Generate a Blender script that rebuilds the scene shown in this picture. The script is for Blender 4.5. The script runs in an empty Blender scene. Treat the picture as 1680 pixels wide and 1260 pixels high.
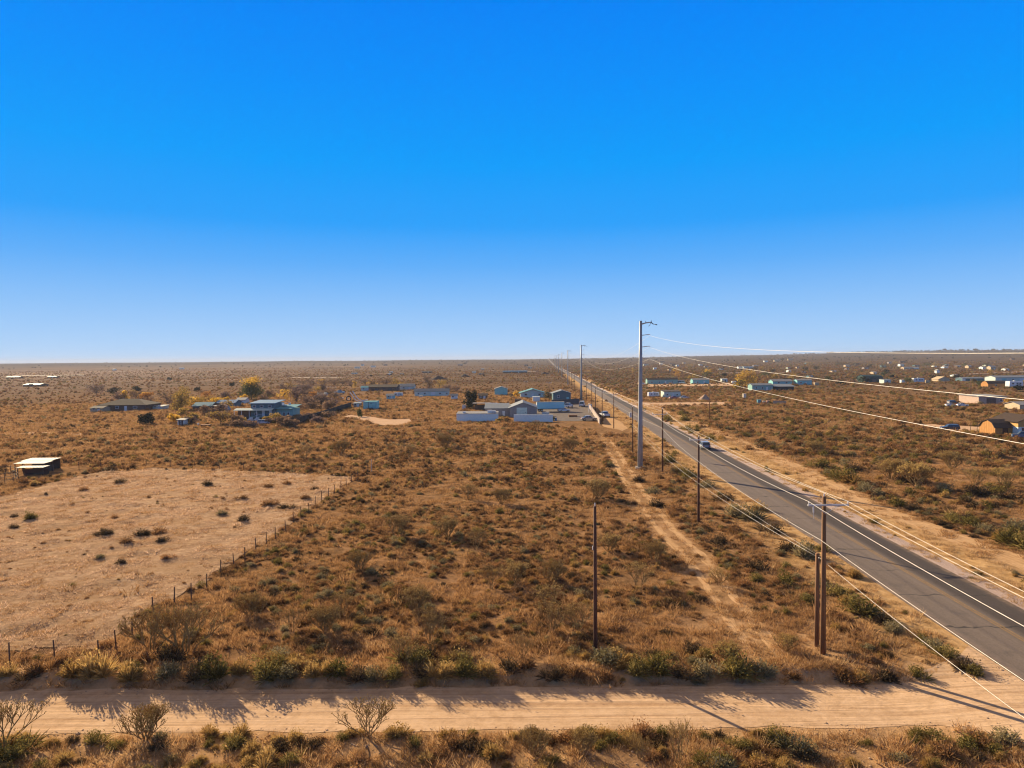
import bpy, bmesh, math, random
import numpy as np
from mathutils import Vector, Matrix

R = math.radians
rng = random.Random(7)
nrg = np.random.default_rng(11)
sc = bpy.context.scene
COL = sc.collection

# ------------------------------------------------------------------ helpers
def link(o, parent=None):
    COL.objects.link(o)
    if parent is not None:
        o.parent = parent
    return o

def tag(o, label=None, cat=None, group=None, kind=None):
    if label: o['label'] = label
    if cat: o['category'] = cat
    if group: o['group'] = group
    if kind: o['kind'] = kind
    return o

def empty(name, loc, rz=0.0, label=None, cat=None, group=None):
    o = bpy.data.objects.new(name, None)
    o.empty_display_size = 0.2
    o.location = loc
    o.rotation_euler = (0, 0, rz)
    link(o)
    return tag(o, label, cat, group)

def mesh_obj(name, V, F, mat, parent=None, smooth=False):
    me = bpy.data.meshes.new(name)
    me.from_pydata([tuple(map(float, v)) for v in V], [], F)
    if mat is not None:
        for m in (mat if isinstance(mat, (list, tuple)) else [mat]):
            me.materials.append(m)
    if smooth:
        me.shade_smooth()
    me.update()
    return link(bpy.data.objects.new(name, me), parent)

def copy_tree(o, parent=None):
    c = o.copy()
    COL.objects.link(c)
    if parent is not None:
        c.parent = parent
        c.matrix_parent_inverse = o.matrix_parent_inverse
    for ch in list(o.children):
        copy_tree(ch, c)
    return c

class MB:
    """collects simple solids into one mesh"""
    def __init__(s): s.V = []; s.F = []
    def add(s, V, F):
        n = len(s.V); s.V += [tuple(v) for v in V]; s.F += [tuple(i + n for i in f) for f in F]; return s
    def box(s, x0, x1, y0, y1, z0, z1):
        return s.add([(x0,y0,z0),(x1,y0,z0),(x1,y1,z0),(x0,y1,z0),(x0,y0,z1),(x1,y0,z1),(x1,y1,z1),(x0,y1,z1)],
                     [(3,2,1,0),(4,5,6,7),(0,1,5,4),(1,2,6,5),(2,3,7,6),(3,0,4,7)])
    def prism(s, poly, axis, a, b):
        """poly: 2D outline; axis 'x': poly in (y,z) swept x a..b, axis 'y': poly in (x,z)"""
        n = len(poly)
        if axis == 'x':
            V = [(a,p,q) for p,q in poly] + [(b,p,q) for p,q in poly]
        elif axis == 'y':
            V = [(p,a,q) for p,q in poly] + [(p,b,q) for p,q in poly]
        else:
            V = [(p,q,a) for p,q in poly] + [(p,q,b) for p,q in poly]
        F = [tuple(range(n))[::-1], tuple(range(n, 2*n))] + [(i,(i+1)%n,n+(i+1)%n,n+i) for i in range(n)]
        return s.add(V, F)
    def tube(s, pts, rad, n=8, caps=True):
        pts = [Vector(p) for p in pts]
        if not isinstance(rad, (list, tuple)): rad = [rad]*len(pts)
        V = []; F = []
        up0 = Vector((0,0,1))
        for i, p in enumerate(pts):
            t = (pts[min(i+1,len(pts)-1)] - pts[max(i-1,0)]).normalized()
            u = t.cross(up0)
            if u.length < 0.05: u = t.cross(Vector((1,0,0)))
            u.normalize(); w = u.cross(t)
            for k in range(n):
                a = 2*math.pi*k/n
                V.append(p + (u*math.cos(a) + w*math.sin(a))*rad[i])
        for i in range(len(pts)-1):
            for k in range(n):
                F.append((i*n+k, i*n+(k+1)%n, (i+1)*n+(k+1)%n, (i+1)*n+k))
        if caps:
            F.append(tuple(range(n))[::-1]); F.append(tuple((len(pts)-1)*n+k for k in range(n)))
        return s.add(V, F)
    def build(s, name, mat, parent=None, smooth=False, bevel=0):
        o = mesh_obj(name, s.V, s.F, mat, parent, smooth)
        bm = bmesh.new(); bm.from_mesh(o.data)
        bmesh.ops.recalc_face_normals(bm, faces=bm.faces)
        if bevel: 
            bmesh.ops.bevel(bm, geom=list(bm.edges), offset=bevel, segments=1, affect='EDGES', clamp_overlap=True)
        bm.to_mesh(o.data); bm.free()
        if smooth: o.data.shade_smooth()
        return o

# ------------------------------------------------------------------ materials
def new_mat(name):
    m = bpy.data.materials.new(name); m.use_nodes = True
    nt = m.node_tree
    return m, nt, nt.nodes['Principled BSDF']

def N(nt, typ, **kw):
    n = nt.nodes.new(typ)
    for k, v in kw.items():
        if k.startswith('i_'):
            key = k[2:]
            key = int(key) if key.isdigit() else key.replace('_', ' ')
            n.inputs[key].default_value = v
        else:
            setattr(n, k, v)
    return n

def ramp(nt, fac, stops, interp='LINEAR'):
    r = nt.nodes.new('ShaderNodeValToRGB')
    r.color_ramp.interpolation = interp
    el = r.color_ramp.elements
    while len(el) < len(stops): el.new(0.5)
    for e, (p, c) in zip(el, stops):
        e.position = p; e.color = (c[0], c[1], c[2], 1)
    nt.links.new(fac, r.inputs[0])
    return r.outputs[0]

def mixc(nt, fac, a, b, blend='MIX'):
    n = nt.nodes.new('ShaderNodeMix'); n.data_type = 'RGBA'; n.blend_type = blend
    for sock, v in ((0, fac), (6, a), (7, b)):
        if isinstance(v, (int, float)): n.inputs[sock].default_value = v
        elif isinstance(v, tuple): n.inputs[sock].default_value = (*v[:3], 1)
        else: nt.links.new(v, n.inputs[sock])
    return n.outputs[2]

def noise(nt, vec, scale, detail=4, rough=0.6, dist=0.0):
    n = nt.nodes.new('ShaderNodeTexNoise')
    n.inputs['Scale'].default_value = scale; n.inputs['Detail'].default_value = detail
    n.inputs['Roughness'].default_value = rough; n.inputs['Distortion'].default_value = dist
    if vec is not None: nt.links.new(vec, n.inputs['Vector'])
    return n.outputs[0]

def mapping(nt, vec, scale=(1,1,1), rot=(0,0,0)):
    m = nt.nodes.new('ShaderNodeMapping')
    m.inputs['Scale'].default_value = scale; m.inputs['Rotation'].default_value = rot
    nt.links.new(vec, m.inputs['Vector']); return m.outputs[0]

def bump(nt, bs, h, strength=0.5, dist=0.1):
    b = nt.nodes.new('ShaderNodeBump'); b.inputs['Strength'].default_value = strength
    b.inputs['Distance'].default_value = dist
    nt.links.new(h, b.inputs['Height']); nt.links.new(b.outputs[0], bs.inputs['Normal'])

_pm = {}
def paint(name, c, rough=0.6, metal=0.0, var=0.12, scale=3.0):
    """weathered plain surface: base colour with procedural grime"""
    key = (name, c, rough, metal)
    if key in _pm: return _pm[key]
    m, nt, bs = new_mat(name)
    tc = N(nt, 'ShaderNodeTexCoord')
    f = noise(nt, tc.outputs['Object'], scale, 5, 0.65)
    f2 = noise(nt, mapping(nt, tc.outputs['Object'], (6, 6, 0.6)), 1.5, 3, 0.6)
    lo = tuple(max(0, x*(1-var*2.2)) for x in c); hi = tuple(min(0.9, x*(1+var)) for x in c)
    col = ramp(nt, f, [(0.25, lo), (0.7, hi)])
    col = mixc(nt, 0.25, col, ramp(nt, f2, [(0.35, tuple(x*0.7 for x in c)), (0.65, c)]))
    nt.links.new(col, bs.inputs['Base Color'])
    bs.inputs['Roughness'].default_value = rough; bs.inputs['Metallic'].default_value = metal; bs.inputs['Specular IOR Level'].default_value = 0.5 if rough < .5 else 0.12
    _pm[key] = m
    return m

def ribbed(name, c, freq=6.0, rough=0.5, metal=0.0, axis=0):
    """corrugated / sheet siding"""
    m, nt, bs = new_mat(name)
    tc = N(nt, 'ShaderNodeTexCoord')
    sep = N(nt, 'ShaderNodeSeparateXYZ'); nt.links.new(tc.outputs['Object'], sep.inputs[0])
    w = N(nt, 'ShaderNodeMath', operation='ADD'); nt.links.new(sep.outputs[0], w.inputs[0]); nt.links.new(sep.outputs[1], w.inputs[1])
    src = sep.outputs[2] if axis == 2 else w.outputs[0]
    mu = N(nt, 'ShaderNodeMath', operation='MULTIPLY', i_1=freq*2*math.pi); nt.links.new(src, mu.inputs[0])
    sn = N(nt, 'ShaderNodeMath', operation='SINE'); nt.links.new(mu.outputs[0], sn.inputs[0])
    f = noise(nt, tc.outputs['Object'], 1.2, 5, 0.65)
    col = ramp(nt, f, [(0.25, tuple(x*0.75 for x in c)), (0.7, c)])
    nt.links.new(col, bs.inputs['Base Color'])
    bump(nt, bs, sn.outputs[0], 0.6, 0.03)
    bs.inputs['Roughness'].default_value = max(rough, .6); bs.inputs['Metallic'].default_value = metal; bs.inputs['Specular IOR Level'].default_value = 0.02
    return m

def foliage_mat(name, c1, c2, transl=0.3, bright=1.0):
    m, nt, bs = new_mat(name)
    nt.nodes.remove(bs)
    out = nt.nodes['Material Output']
    at = N(nt, 'ShaderNodeAttribute', attribute_name='tint')
    oi = N(nt, 'ShaderNodeObjectInfo')
    col = mixc(nt, oi.outputs['Random'], tuple(x*bright for x in c1), tuple(x*bright for x in c2))
    col = mixc(nt, 1.0, col, at.outputs['Color'], 'MULTIPLY')
    d = N(nt, 'ShaderNodeBsdfDiffuse'); t = N(nt, 'ShaderNodeBsdfTranslucent')
    nt.links.new(col, d.inputs[0]); nt.links.new(col, t.inputs[0])
    mx = N(nt, 'ShaderNodeMixShader', i_0=transl)
    nt.links.new(d.outputs[0], mx.inputs[1]); nt.links.new(t.outputs[0], mx.inputs[2])
    nt.links.new(mx.outputs[0], out.inputs[0])
    return m

# ------------------------------------------------------------------ camera
CH = 21.0
F = 1120.0
cam_d = bpy.data.cameras.new('camera'); cam = bpy.data.objects.new('camera', cam_d); link(cam)
cam_d.sensor_width = 36.0; cam_d.lens = 36.0*F/1680.0
cam_d.clip_start = 0.5; cam_d.clip_end = 40000
PITCH = math.atan(40.5/F)
M = Matrix.Rotation(R(90) - PITCH, 3, 'X') @ Matrix.Rotation(R(-0.5), 3, 'Z')
cam.location = (0, 0, CH); cam.rotation_euler = M.to_euler()
sc.camera = cam

# ------------------------------------------------------------------ terrain
def sstep(a, b, x):
    t = np.clip((np.asarray(x, float) - a)/(b - a), 0, 1); return t*t*(3 - 2*t)

_perm = np.random.default_rng(3).random((256, 256))
def vnoise(x, y):
    x = np.asarray(x, float); y = np.asarray(y, float)
    xi = np.floor(x).astype(int); yi = np.floor(y).astype(int)
    fx = x - xi; fy = y - yi; fx = fx*fx*(3-2*fx); fy = fy*fy*(3-2*fy)
    g = lambda i, j: _perm[i & 255, j & 255]
    return (g(xi,yi)*(1-fx)+g(xi+1,yi)*fx)*(1-fy) + (g(xi,yi+1)*(1-fx)+g(xi+1,yi+1)*fx)*fy
def fbm(x, y, o=3):
    s = 0; a = 1; t = 0
    for i in range(o):
        s = s + a*vnoise(np.asarray(x)*2**i + 17.3*i, np.asarray(y)*2**i + 5.1*i); t += a; a *= 0.5
    return s/t

ROADK = 0.0464
def road_left(y): return 32.9 + (np.asarray(y, float) - 47.8)*ROADK
ROADW = 8.7
def two_track_x(y):
    return np.interp(y, [40, 47.5, 68.6, 83, 111, 165, 230], [17.0, 17.8, 19.0, 18.7, 19.8, 23.6, 27.5])
def right_path_x(y):
    return np.interp(y, [20, 60, 68.6, 95.8, 134, 203, 300], [50.5, 51.2, 51.6, 50.2, 54.5, 58.0, 61.5])

def Hbase(x, y):
    x = np.asarray(x, float); y = np.asarray(y, float)
    r = np.hypot(x, y); b = np.arctan2(x, np.maximum(y, 1e-3))
    t = sstep(1300, 6000, r)
    hill = 1.0 + 9.0*(fbm(b*14+11, b*0+4.5, 3) - 0.35)*(b < 0.35) + 34.0*sstep(0.02, 0.62, b)*(0.75 + 0.5*vnoise(b*9+3, b*0+1.5)) + 4.0*sstep(-0.02, -0.25, b)*0.3
    z = (17.0 + hill)*t
    z = z + sstep(500, 1800, r)*(fbm(x/420.0, y/420.0)-0.5)*5.0
    # dirt road cut with a low bank on its far side
    cut = sstep(45.0, 44.0, y)*(1 - sstep(22.5, 31.0, x))*sstep(-140, -100, x)
    z = z - 0.45*cut
    z = z + 0.22*np.exp(-((y-45.6)/0.7)**2)*(1 - sstep(20, 27, x))*(vnoise(x*0.35, x*0+3)*0.8+0.4)*sstep(-140, -100, x)
    return z

def corridor(x, y):
    """0 on made surfaces, 1 out in the scrub"""
    x = np.asarray(x, float); y = np.asarray(y, float)
    l = road_left(y)
    m = sstep(l-3.5, l-5.5, x) + sstep(l+ROADW+2.5, l+ROADW+5, x)
    m = m*(1 - sstep(3.4, 2.2, np.abs(x - two_track_x(y)))*(y < 260))
    m = m*(1 - sstep(3.4, 2.2, np.abs(x - right_path_x(y)))*(y < 330))
    m = m*np.clip(sstep(46.3, 47.6, y) + sstep(38.0, 36.5, y), 0, 1)
    return np.clip(m, 0, 1)

def H(x, y):
    x = np.asarray(x, float); y = np.asarray(y, float)
    r = np.hypot(x, y)
    hum = (fbm(x/2.6, y/2.6, 2) - 0.5)*0.42*sstep(260, 120, r)
    return Hbase(x, y) + hum*corridor(x, y)

def pix(u, v):
    """ground point seen at photo pixel (u, v)"""
    d = M @ Vector(((u-840)/F, -(v-630)/F, -1.0))
    if d.z > -1e-5: d.z = -1e-5
    z = 0.0
    for _ in range(12):
        s = (z - CH)/d.z
        s = min(s, 6000/max(d.y, 0.2))
        x, y = d.x*s, d.y*s
        z = 0.5*z + 0.5*float(H(x, y))
    return Vector((x, y, float(H(x, y))))

def at_dist(u, v, Y):
    """point on the ray of pixel (u,v) at depth Y"""
    d = M @ Vector(((u-840)/F, -(v-630)/F, -1.0))
    s = Y/d.y
    return Vector((d.x*s, Y, CH + d.z*s))

def gr(x, y): return Vector((x, y, float(H(x, y))))

def axis(near0, near1, steps, far, g):
    a = [near0]
    for stop, st in steps:
        while a[-1] < stop - 1e-6: a.append(a[-1] + st)
    st = steps[-1][1]
    while a[-1] < far:
        st *= g; a.append(a[-1] + st)
    return a

# ------------------------------------------------------------------ zones
fence_px = [(16,1088),(90,1084),(163,1084),(191,1066),(217,1044),(252,1008),(286,991),(314,984),(339,967),(362,943),(384,931),(402,921),
            (420,904),(437,894),(452,885),(469,873),(481,858),(494,850),(507,843),(517,831),(528,822),(539,816),(549,810),(559,804),(568,799),(577,791),(587,785),(597,780),(609,776)]
FP = [pix(*p) for p in fence_px]
FXY = np.array([(p.x, p.y) for p in FP])
def fence_x(y):
    """x of the wire fence's long side at depth y"""
    return np.interp(y, FXY[2:, 1], FXY[2:, 0])
pasture_px = [(-260,1100),(0,1072),(150,1068),(190,1048),(240,1002),(330,958),(395,912),(445,880),(500,838),(545,806),(572,790),(584,784),(500,779),(380,773),(250,768),(150,777),(70,797),(0,815),(-260,850)]
PP = [pix(*p) for p in pasture_px]
PXY = np.array([(p.x, p.y) for p in PP])
def in_poly(x, y, P):
    x = np.asarray(x, float); y = np.asarray(y, float)
    c = np.zeros(x.shape, bool); n = len(P); j = n-1
    for i in range(n):
        xi, yi = P[i]; xj, yj = P[j]
        c ^= ((yi > y) != (yj > y)) & (x < (xj-xi)*(y-yi)/((yj-yi) + 1e-9) + xi); j = i
    return c

# ------------------------------------------------------------------ ground mesh
xs = axis(0, 0, [(70, 0.7), (130, 1.2)], 9000, 1.075)
xn = axis(0, 0, [(60, 0.7), (110, 1.2)], 9000, 1.075)
xs = np.array(sorted([-v for v in xn[1:]] + xs))
ys = axis(28, 28, [(48, 0.45), (80, 0.8), (150, 1.2)], 9500, 1.05)
yb = axis(0, 0, [(40, 2.5)], 9000, 1.13)
ys = np.array(sorted([28 - v for v in yb[1:]] + ys))
GX, GY = np.meshgrid(xs, ys)
GZ = H(GX, GY)
nx, ny = len(xs), len(ys)
me = bpy.data.meshes.new('ground')
V = np.stack([GX, GY, GZ], -1).reshape(-1, 3).astype(np.float32)
ii = (np.arange(ny-1)[:, None]*nx + np.arange(nx-1)[None, :]).reshape(-1)
Q = np.stack([ii, ii+1, ii+nx+1, ii+nx], -1).astype(np.int32)
me.vertices.add(len(V)); me.vertices.foreach_set('co', V.reshape(-1))
me.loops.add(Q.size); me.loops.foreach_set('vertex_index', Q.reshape(-1))
me.polygons.add(len(Q)); me.polygons.foreach_set('loop_start', np.arange(len(Q), dtype=np.int32)*4)
me.polygons.foreach_set('loop_total', np.full(len(Q), 4, np.int32))
me.update(calc_edges=True); me.shade_smooth()

# attributes: bare (sandy soil), gold (dry verge grass)
gx, gy = GX.reshape(-1), GY.reshape(-1)
l_ = road_left(gy)
bare = np.zeros(len(gx))
bare = np.maximum(bare, sstep(4.0, 0.8, np.abs(gx - two_track_x(gy)))*(gy < 190)*0.45)
bare = np.maximum(bare, sstep(3.4, 1.2, np.abs(gx - right_path_x(gy)))*(gy < 330)*0.8)
bare = np.maximum(bare, (sstep(47.2, 45.2, gy)*sstep(35.0, 38.5, gy))*(gx < 34))
bare = np.maximum(bare, 0.55*sstep(39.5, 37.5, gy)*(gy > -50))
bare = np.maximum(bare, 0.65*sstep(9, 3, np.hypot(gx-19, (gy-49)*1.0)))
gold = sstep(l_-7.5, l_-2.0, gx)*sstep(l_+ROADW+10, l_+ROADW+4, gx)*(gy < 900)
for nm, a in (('bare', bare), ('gold', gold)):
    at = me.attributes.new(nm, 'FLOAT', 'POINT'); at.data.foreach_set('value', a.astype(np.float32))

m, nt, bs = new_mat('scrubland_soil')
geo = N(nt, 'ShaderNodeNewGeometry'); pos = geo.outputs['Position']
n1 = noise(nt, pos, 0.9, 8, 0.7); n2 = noise(nt, pos, 0.09, 5, 0.6); n3 = noise(nt, pos, 0.012, 6, 0.62)
n4 = noise(nt, mapping(nt, pos, (0.22, 1.0, 1)), 0.03, 7, 0.66)
soil = ramp(nt, n1, [(0.3, (0.17, 0.095, 0.047)), (0.55, (0.34, 0.19, 0.097)), (0.75, (0.49, 0.29, 0.155))])
grass = ramp(nt, n1, [(0.3, (0.10, 0.058, 0.028)), (0.5, (0.22, 0.128, 0.061)), (0.72, (0.37, 0.216, 0.106))])
col = mixc(nt, ramp(nt, n2, [(0.35, (0.25,)*3), (0.62, (1,)*3)]), soil, grass)
dist = N(nt, 'ShaderNodeVectorMath', operation='LENGTH'); nt.links.new(pos, dist.inputs[0])
mr = N(nt, 'ShaderNodeMapRange', i_1=180.0, i_2=700.0); nt.links.new(dist.outputs['Value'], mr.inputs[0])
far = ramp(nt, n4, [(0.28, (0.040, 0.027, 0.018)), (0.44, (0.095, 0.062, 0.038)), (0.58, (0.150, 0.097, 0.060)), (0.76, (0.235, 0.155, 0.098))])  # far ground darkened to stand for the shade scrub throws on itself
far = mixc(nt, ramp(nt, n3, [(0.35, (0.0,)*3), (0.7, (0.5,)*3)]), far, (0.095, 0.068, 0.043))
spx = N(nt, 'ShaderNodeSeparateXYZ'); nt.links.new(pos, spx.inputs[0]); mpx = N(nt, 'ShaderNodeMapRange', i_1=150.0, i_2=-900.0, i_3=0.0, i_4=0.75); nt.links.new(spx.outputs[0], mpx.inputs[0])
palep = ramp(nt, n4, [(0.3, (0.20, 0.146, 0.108)), (0.48, (0.34, 0.25, 0.184)), (0.66, (0.46, 0.345, 0.255))])  # paler, greyer left plain: sunlit haze put into the ground colour
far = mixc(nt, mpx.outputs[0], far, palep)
band = noise(nt, mapping(nt, pos, (0.1, 1.0, 1), (0, 0, 0.05)), 0.0085, 5, 0.6)
far = mixc(nt, 0.85, far, mixc(nt, 1.0, far, ramp(nt, band, [(0.34, (0.55, 0.52, 0.52)), (0.46, (0.95,)*3), (0.56, (1.0,)*3), (0.68, (1.5, 1.42, 1.35))]), 'MULTIPLY'))
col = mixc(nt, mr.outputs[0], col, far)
mr2 = N(nt, 'ShaderNodeMapRange', i_1=1500.0, i_2=4200.0); nt.links.new(dist.outputs['Value'], mr2.inputs[0])
hillc = ramp(nt, noise(nt, mapping(nt, pos, (0.4, 1, 1)), 0.02, 6, 0.7), [(0.33, (0.03, 0.027, 0.02)), (0.6, (0.08, 0.058, 0.04)), (0.75, (0.135, 0.093, 0.062))])
col = mixc(nt, mr2.outputs[0], col, hillc)
ag = N(nt, 'ShaderNodeAttribute', attribute_name='gold'); ab = N(nt, 'ShaderNodeAttribute', attribute_name='bare')
goldc = ramp(nt, n1, [(0.3, (0.31, 0.18, 0.072)), (0.52, (0.49, 0.305, 0.14)), (0.75, (0.62, 0.42, 0.21))])
col = mixc(nt, ag.outputs['Fac'], col, goldc)
sand = ramp(nt, n1, [(0.3, (0.36, 0.215, 0.105)), (0.6, (0.52, 0.325, 0.17)), (0.8, (0.60, 0.40, 0.225))])
bm_ = N(nt, 'ShaderNodeMath', operation='ADD', use_clamp=True); nb = ramp(nt, noise(nt, pos, 0.7, 5, 0.7), [(0.38, (0,)*3), (0.62, (1,)*3)])
mu = N(nt, 'ShaderNodeMath', operation='MULTIPLY'); nt.links.new(ab.outputs['Fac'], mu.inputs[0])
sq = N(nt, 'ShaderNodeMath', operation='ADD', i_1=0.35); nt.links.new(nb, sq.inputs[0]); nt.links.new(sq.outputs[0], mu.inputs[1]); mu.use_clamp = True
col = mixc(nt, mu.outputs[0], col, sand)
nt.links.new(col, bs.inputs['Base Color']); bs.inputs['Roughness'].default_value = 1.0; bs.inputs['Specular IOR Level'].default_value = 0.0
bump(nt, bs, noise(nt, pos, 3.5, 8, 0.75), 0.9, 0.12)
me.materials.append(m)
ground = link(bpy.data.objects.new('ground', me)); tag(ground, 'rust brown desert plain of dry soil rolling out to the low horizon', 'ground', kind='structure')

def strip(name, ctr, half, off, mat, nac=4, nz=0.0, seed=0.0, label=None, kind='structure', uvw=True):
    """draped ribbon: ctr list of (x,y), half-widths (l,r) or number, off height above ground"""
    V = []; Fc = []; uv = []
    s = 0.0
    for i, (x, y) in enumerate(ctr):
        a = ctr[max(i-1, 0)]; b = ctr[min(i+1, len(ctr)-1)]
        t = Vector((b[0]-a[0], b[1]-a[1])).normalized(); nrm = Vector((t.y, -t.x))
        if i: s += math.hypot(x-ctr[i-1][0], y-ctr[i-1][1])
        hl, hr = half if isinstance(half, tuple) else (half, half)
        hl += (float(fbm(s*0.45+seed, 0.3+seed)) - 0.5)*nz; hr += (float(fbm(s*0.45+seed, 9.7+seed)) - 0.5)*nz
        for k in range(nac+1):
            o = -hl + (hl+hr)*k/nac
            px, py = x + nrm.x*o, y + nrm.y*o
            V.append((px, py, float(Hbase(px, py)) + off + 2e-4*max(0, math.hypot(px, py)-200)))
            uv.append((o, s))
    for i in range(len(ctr)-1):
        for k in range(nac):
            a = i*(nac+1)+k; Fc.append((a, a+1, a+nac+2, a+nac+1))
    o = mesh_obj(name, V, Fc, mat)
    bm = bmesh.new(); bm.from_mesh(o.data); bmesh.ops.recalc_face_normals(bm, faces=bm.faces)
    if bm.faces and sum(f.normal.z for f in bm.faces) < 0: bmesh.ops.reverse_faces(bm, faces=bm.faces)
    bm.to_mesh(o.data); bm.free()
    l = o.data.uv_layers.new(name='UVMap')
    for lp in o.data.loops: l.data[lp.index].uv = uv[lp.vertex_index]
    o.data.shade_smooth()
    if label: tag(o, label, None, None, kind)
    return o

# main road ------------------------------------------------------------
m, nt, bs = new_mat('asphalt')
tc = N(nt, 'ShaderNodeTexCoord'); uv = tc.outputs['UV']; geo = N(nt, 'ShaderNodeNewGeometry'); pos = geo.outputs['Position']
sep = N(nt, 'ShaderNodeSeparateXYZ'); nt.links.new(uv, sep.inputs[0])
fine = noise(nt, pos, 9.0, 6, 0.75); lng = noise(nt, mapping(nt, uv, (1.1, 0.02, 1)), 1.0, 5, 0.6); blot = noise(nt, pos, 0.35, 5, 0.6)
old = ramp(nt, fine, [(0.3, (0.11, 0.085, 0.066)), (0.7, (0.20, 0.155, 0.122))])
new = ramp(nt, fine, [(0.3, (0.046, 0.035, 0.027)), (0.7, (0.085, 0.066, 0.051))])
lane = N(nt, 'ShaderNodeMapRange', i_1=0.35, i_2=1.1); nt.links.new(sep.outputs[0], lane.inputs[0])
col = mixc(nt, lane.outputs[0], old, new)
col = mixc(nt, 0.5, col, mixc(nt, 1.0, col, ramp(nt, lng, [(0.35, (0.72,)*3), (0.65, (1.2,)*3)]), 'MULTIPLY'))
col = mixc(nt, ramp(nt, blot, [(0.55, (0,)*3), (0.75, (0.45,)*3)]), col, (0.06, 0.05, 0.045))
# transverse cracks
cm = mapping(nt, uv, (0.05, 1.0, 1)); wv = noise(nt, mapping(nt, uv, (0.35, 0.4, 1)), 1.0, 3, 0.6)
ad = N(nt, 'ShaderNodeMath', operation='MULTIPLY', i_1=2.4); nt.links.new(wv, ad.inputs[0])
a2 = N(nt, 'ShaderNodeMath', operation='ADD'); nt.links.new(sep.outputs[1], a2.inputs[0]); nt.links.new(ad.outputs[0], a2.inputs[1])
fr = N(nt, 'ShaderNodeMath', operation='PINGPONG', i_1=3.6); nt.links.new(a2.outputs[0], fr.inputs[0])
ck = N(nt, 'ShaderNodeMath', operation='LESS_THAN', i_1=0.08); nt.links.new(fr.outputs[0], ck.inputs[0])
ckm = N(nt, 'ShaderNodeMath', operation='MULTIPLY'); nt.links.new(ck.outputs[0], ckm.inputs[0]); nt.links.new(ramp(nt, noise(nt, pos, 0.3, 2, 0.5), [(0.40, (0,)*3), (0.50, (0.8,)*3)]), ckm.inputs[1])
col = mixc(nt, ckm.outputs[0], col, (0.03, 0.025, 0.02))
# dusty edges
ab = N(nt, 'ShaderNodeMath', operation='ABSOLUTE'); nt.links.new(sep.outputs[0], ab.inputs[0])
ed = N(nt, 'ShaderNodeMapRange', i_1=3.7, i_2=4.5); nt.links.new(ab.outputs[0], ed.inputs[0])
edm = N(nt, 'ShaderNodeMath', operation='MULTIPLY'); nt.links.new(ed.outputs[0], edm.inputs[0]); nt.links.new(ramp(nt, noise(nt, pos, 1.3, 5, 0.7), [(0.35, (0,)*3), (0.65, (0.9,)*3)]), edm.inputs[1])
col = mixc(nt, edm.outputs[0], col, (0.36, 0.24, 0.15))
nt.links.new(col, bs.inputs['Base Color']); bs.inputs['Roughness'].default_value = 0.85; bs.inputs['Specular IOR Level'].default_value = 0.25
bump(nt, bs, fine, 0.25, 0.02)
asphalt = m
def rc(y, off=0.0): return (float(road_left(y)) + ROADW/2 + off, y)
RY = [-400+10*i for i in range(80)] + [400+25*i for i in range(225)]
strip('road', [rc(y) for y in RY], ROADW/2, 0.030, asphalt, 8, 0.28, 2.0, 'two lane asphalt road running straight away to the horizon, one lane darker')
m, nt, bs = new_mat('gravel_chippings')
geo = N(nt, 'ShaderNodeNewGeometry'); pos = geo.outputs['Position']
nt.links.new(ramp(nt, noise(nt, pos, 6.0, 6, 0.8), [(0.3, (0.24, 0.15, 0.11)), (0.5, (0.42, 0.30, 0.235)), (0.75, (0.62, 0.50, 0.42))]), bs.inputs['Base Color'])
bs.inputs['Roughness'].default_value = 0.95; bump(nt, bs, noise(nt, pos, 9.0, 4, 0.8), 0.8, 0.06)
gravelm = m
strip('road_shoulder', [rc(y, ROADW/2+0.75) for y in RY if y < 1500], 0.95, 0.020, gravelm, 3, 0.9, 4.0, 'strip of pale pinkish gravel along the far edge of the asphalt road')
YEL = paint('yellow_road_paint', (0.34, 0.20, 0.06), 0.7, 0, 0.3, 5)
for k, o in enumerate((-0.14, 0.14)):
    strip('road_marking', [rc(y, o+0.15) for y in RY if -100 < y < 1400], 0.045, 0.038, YEL, 1, 0, 0, 'thin worn yellow line, ' + ('one' if k else 'other') + ' of the pair along the middle of the asphalt road')

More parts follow.
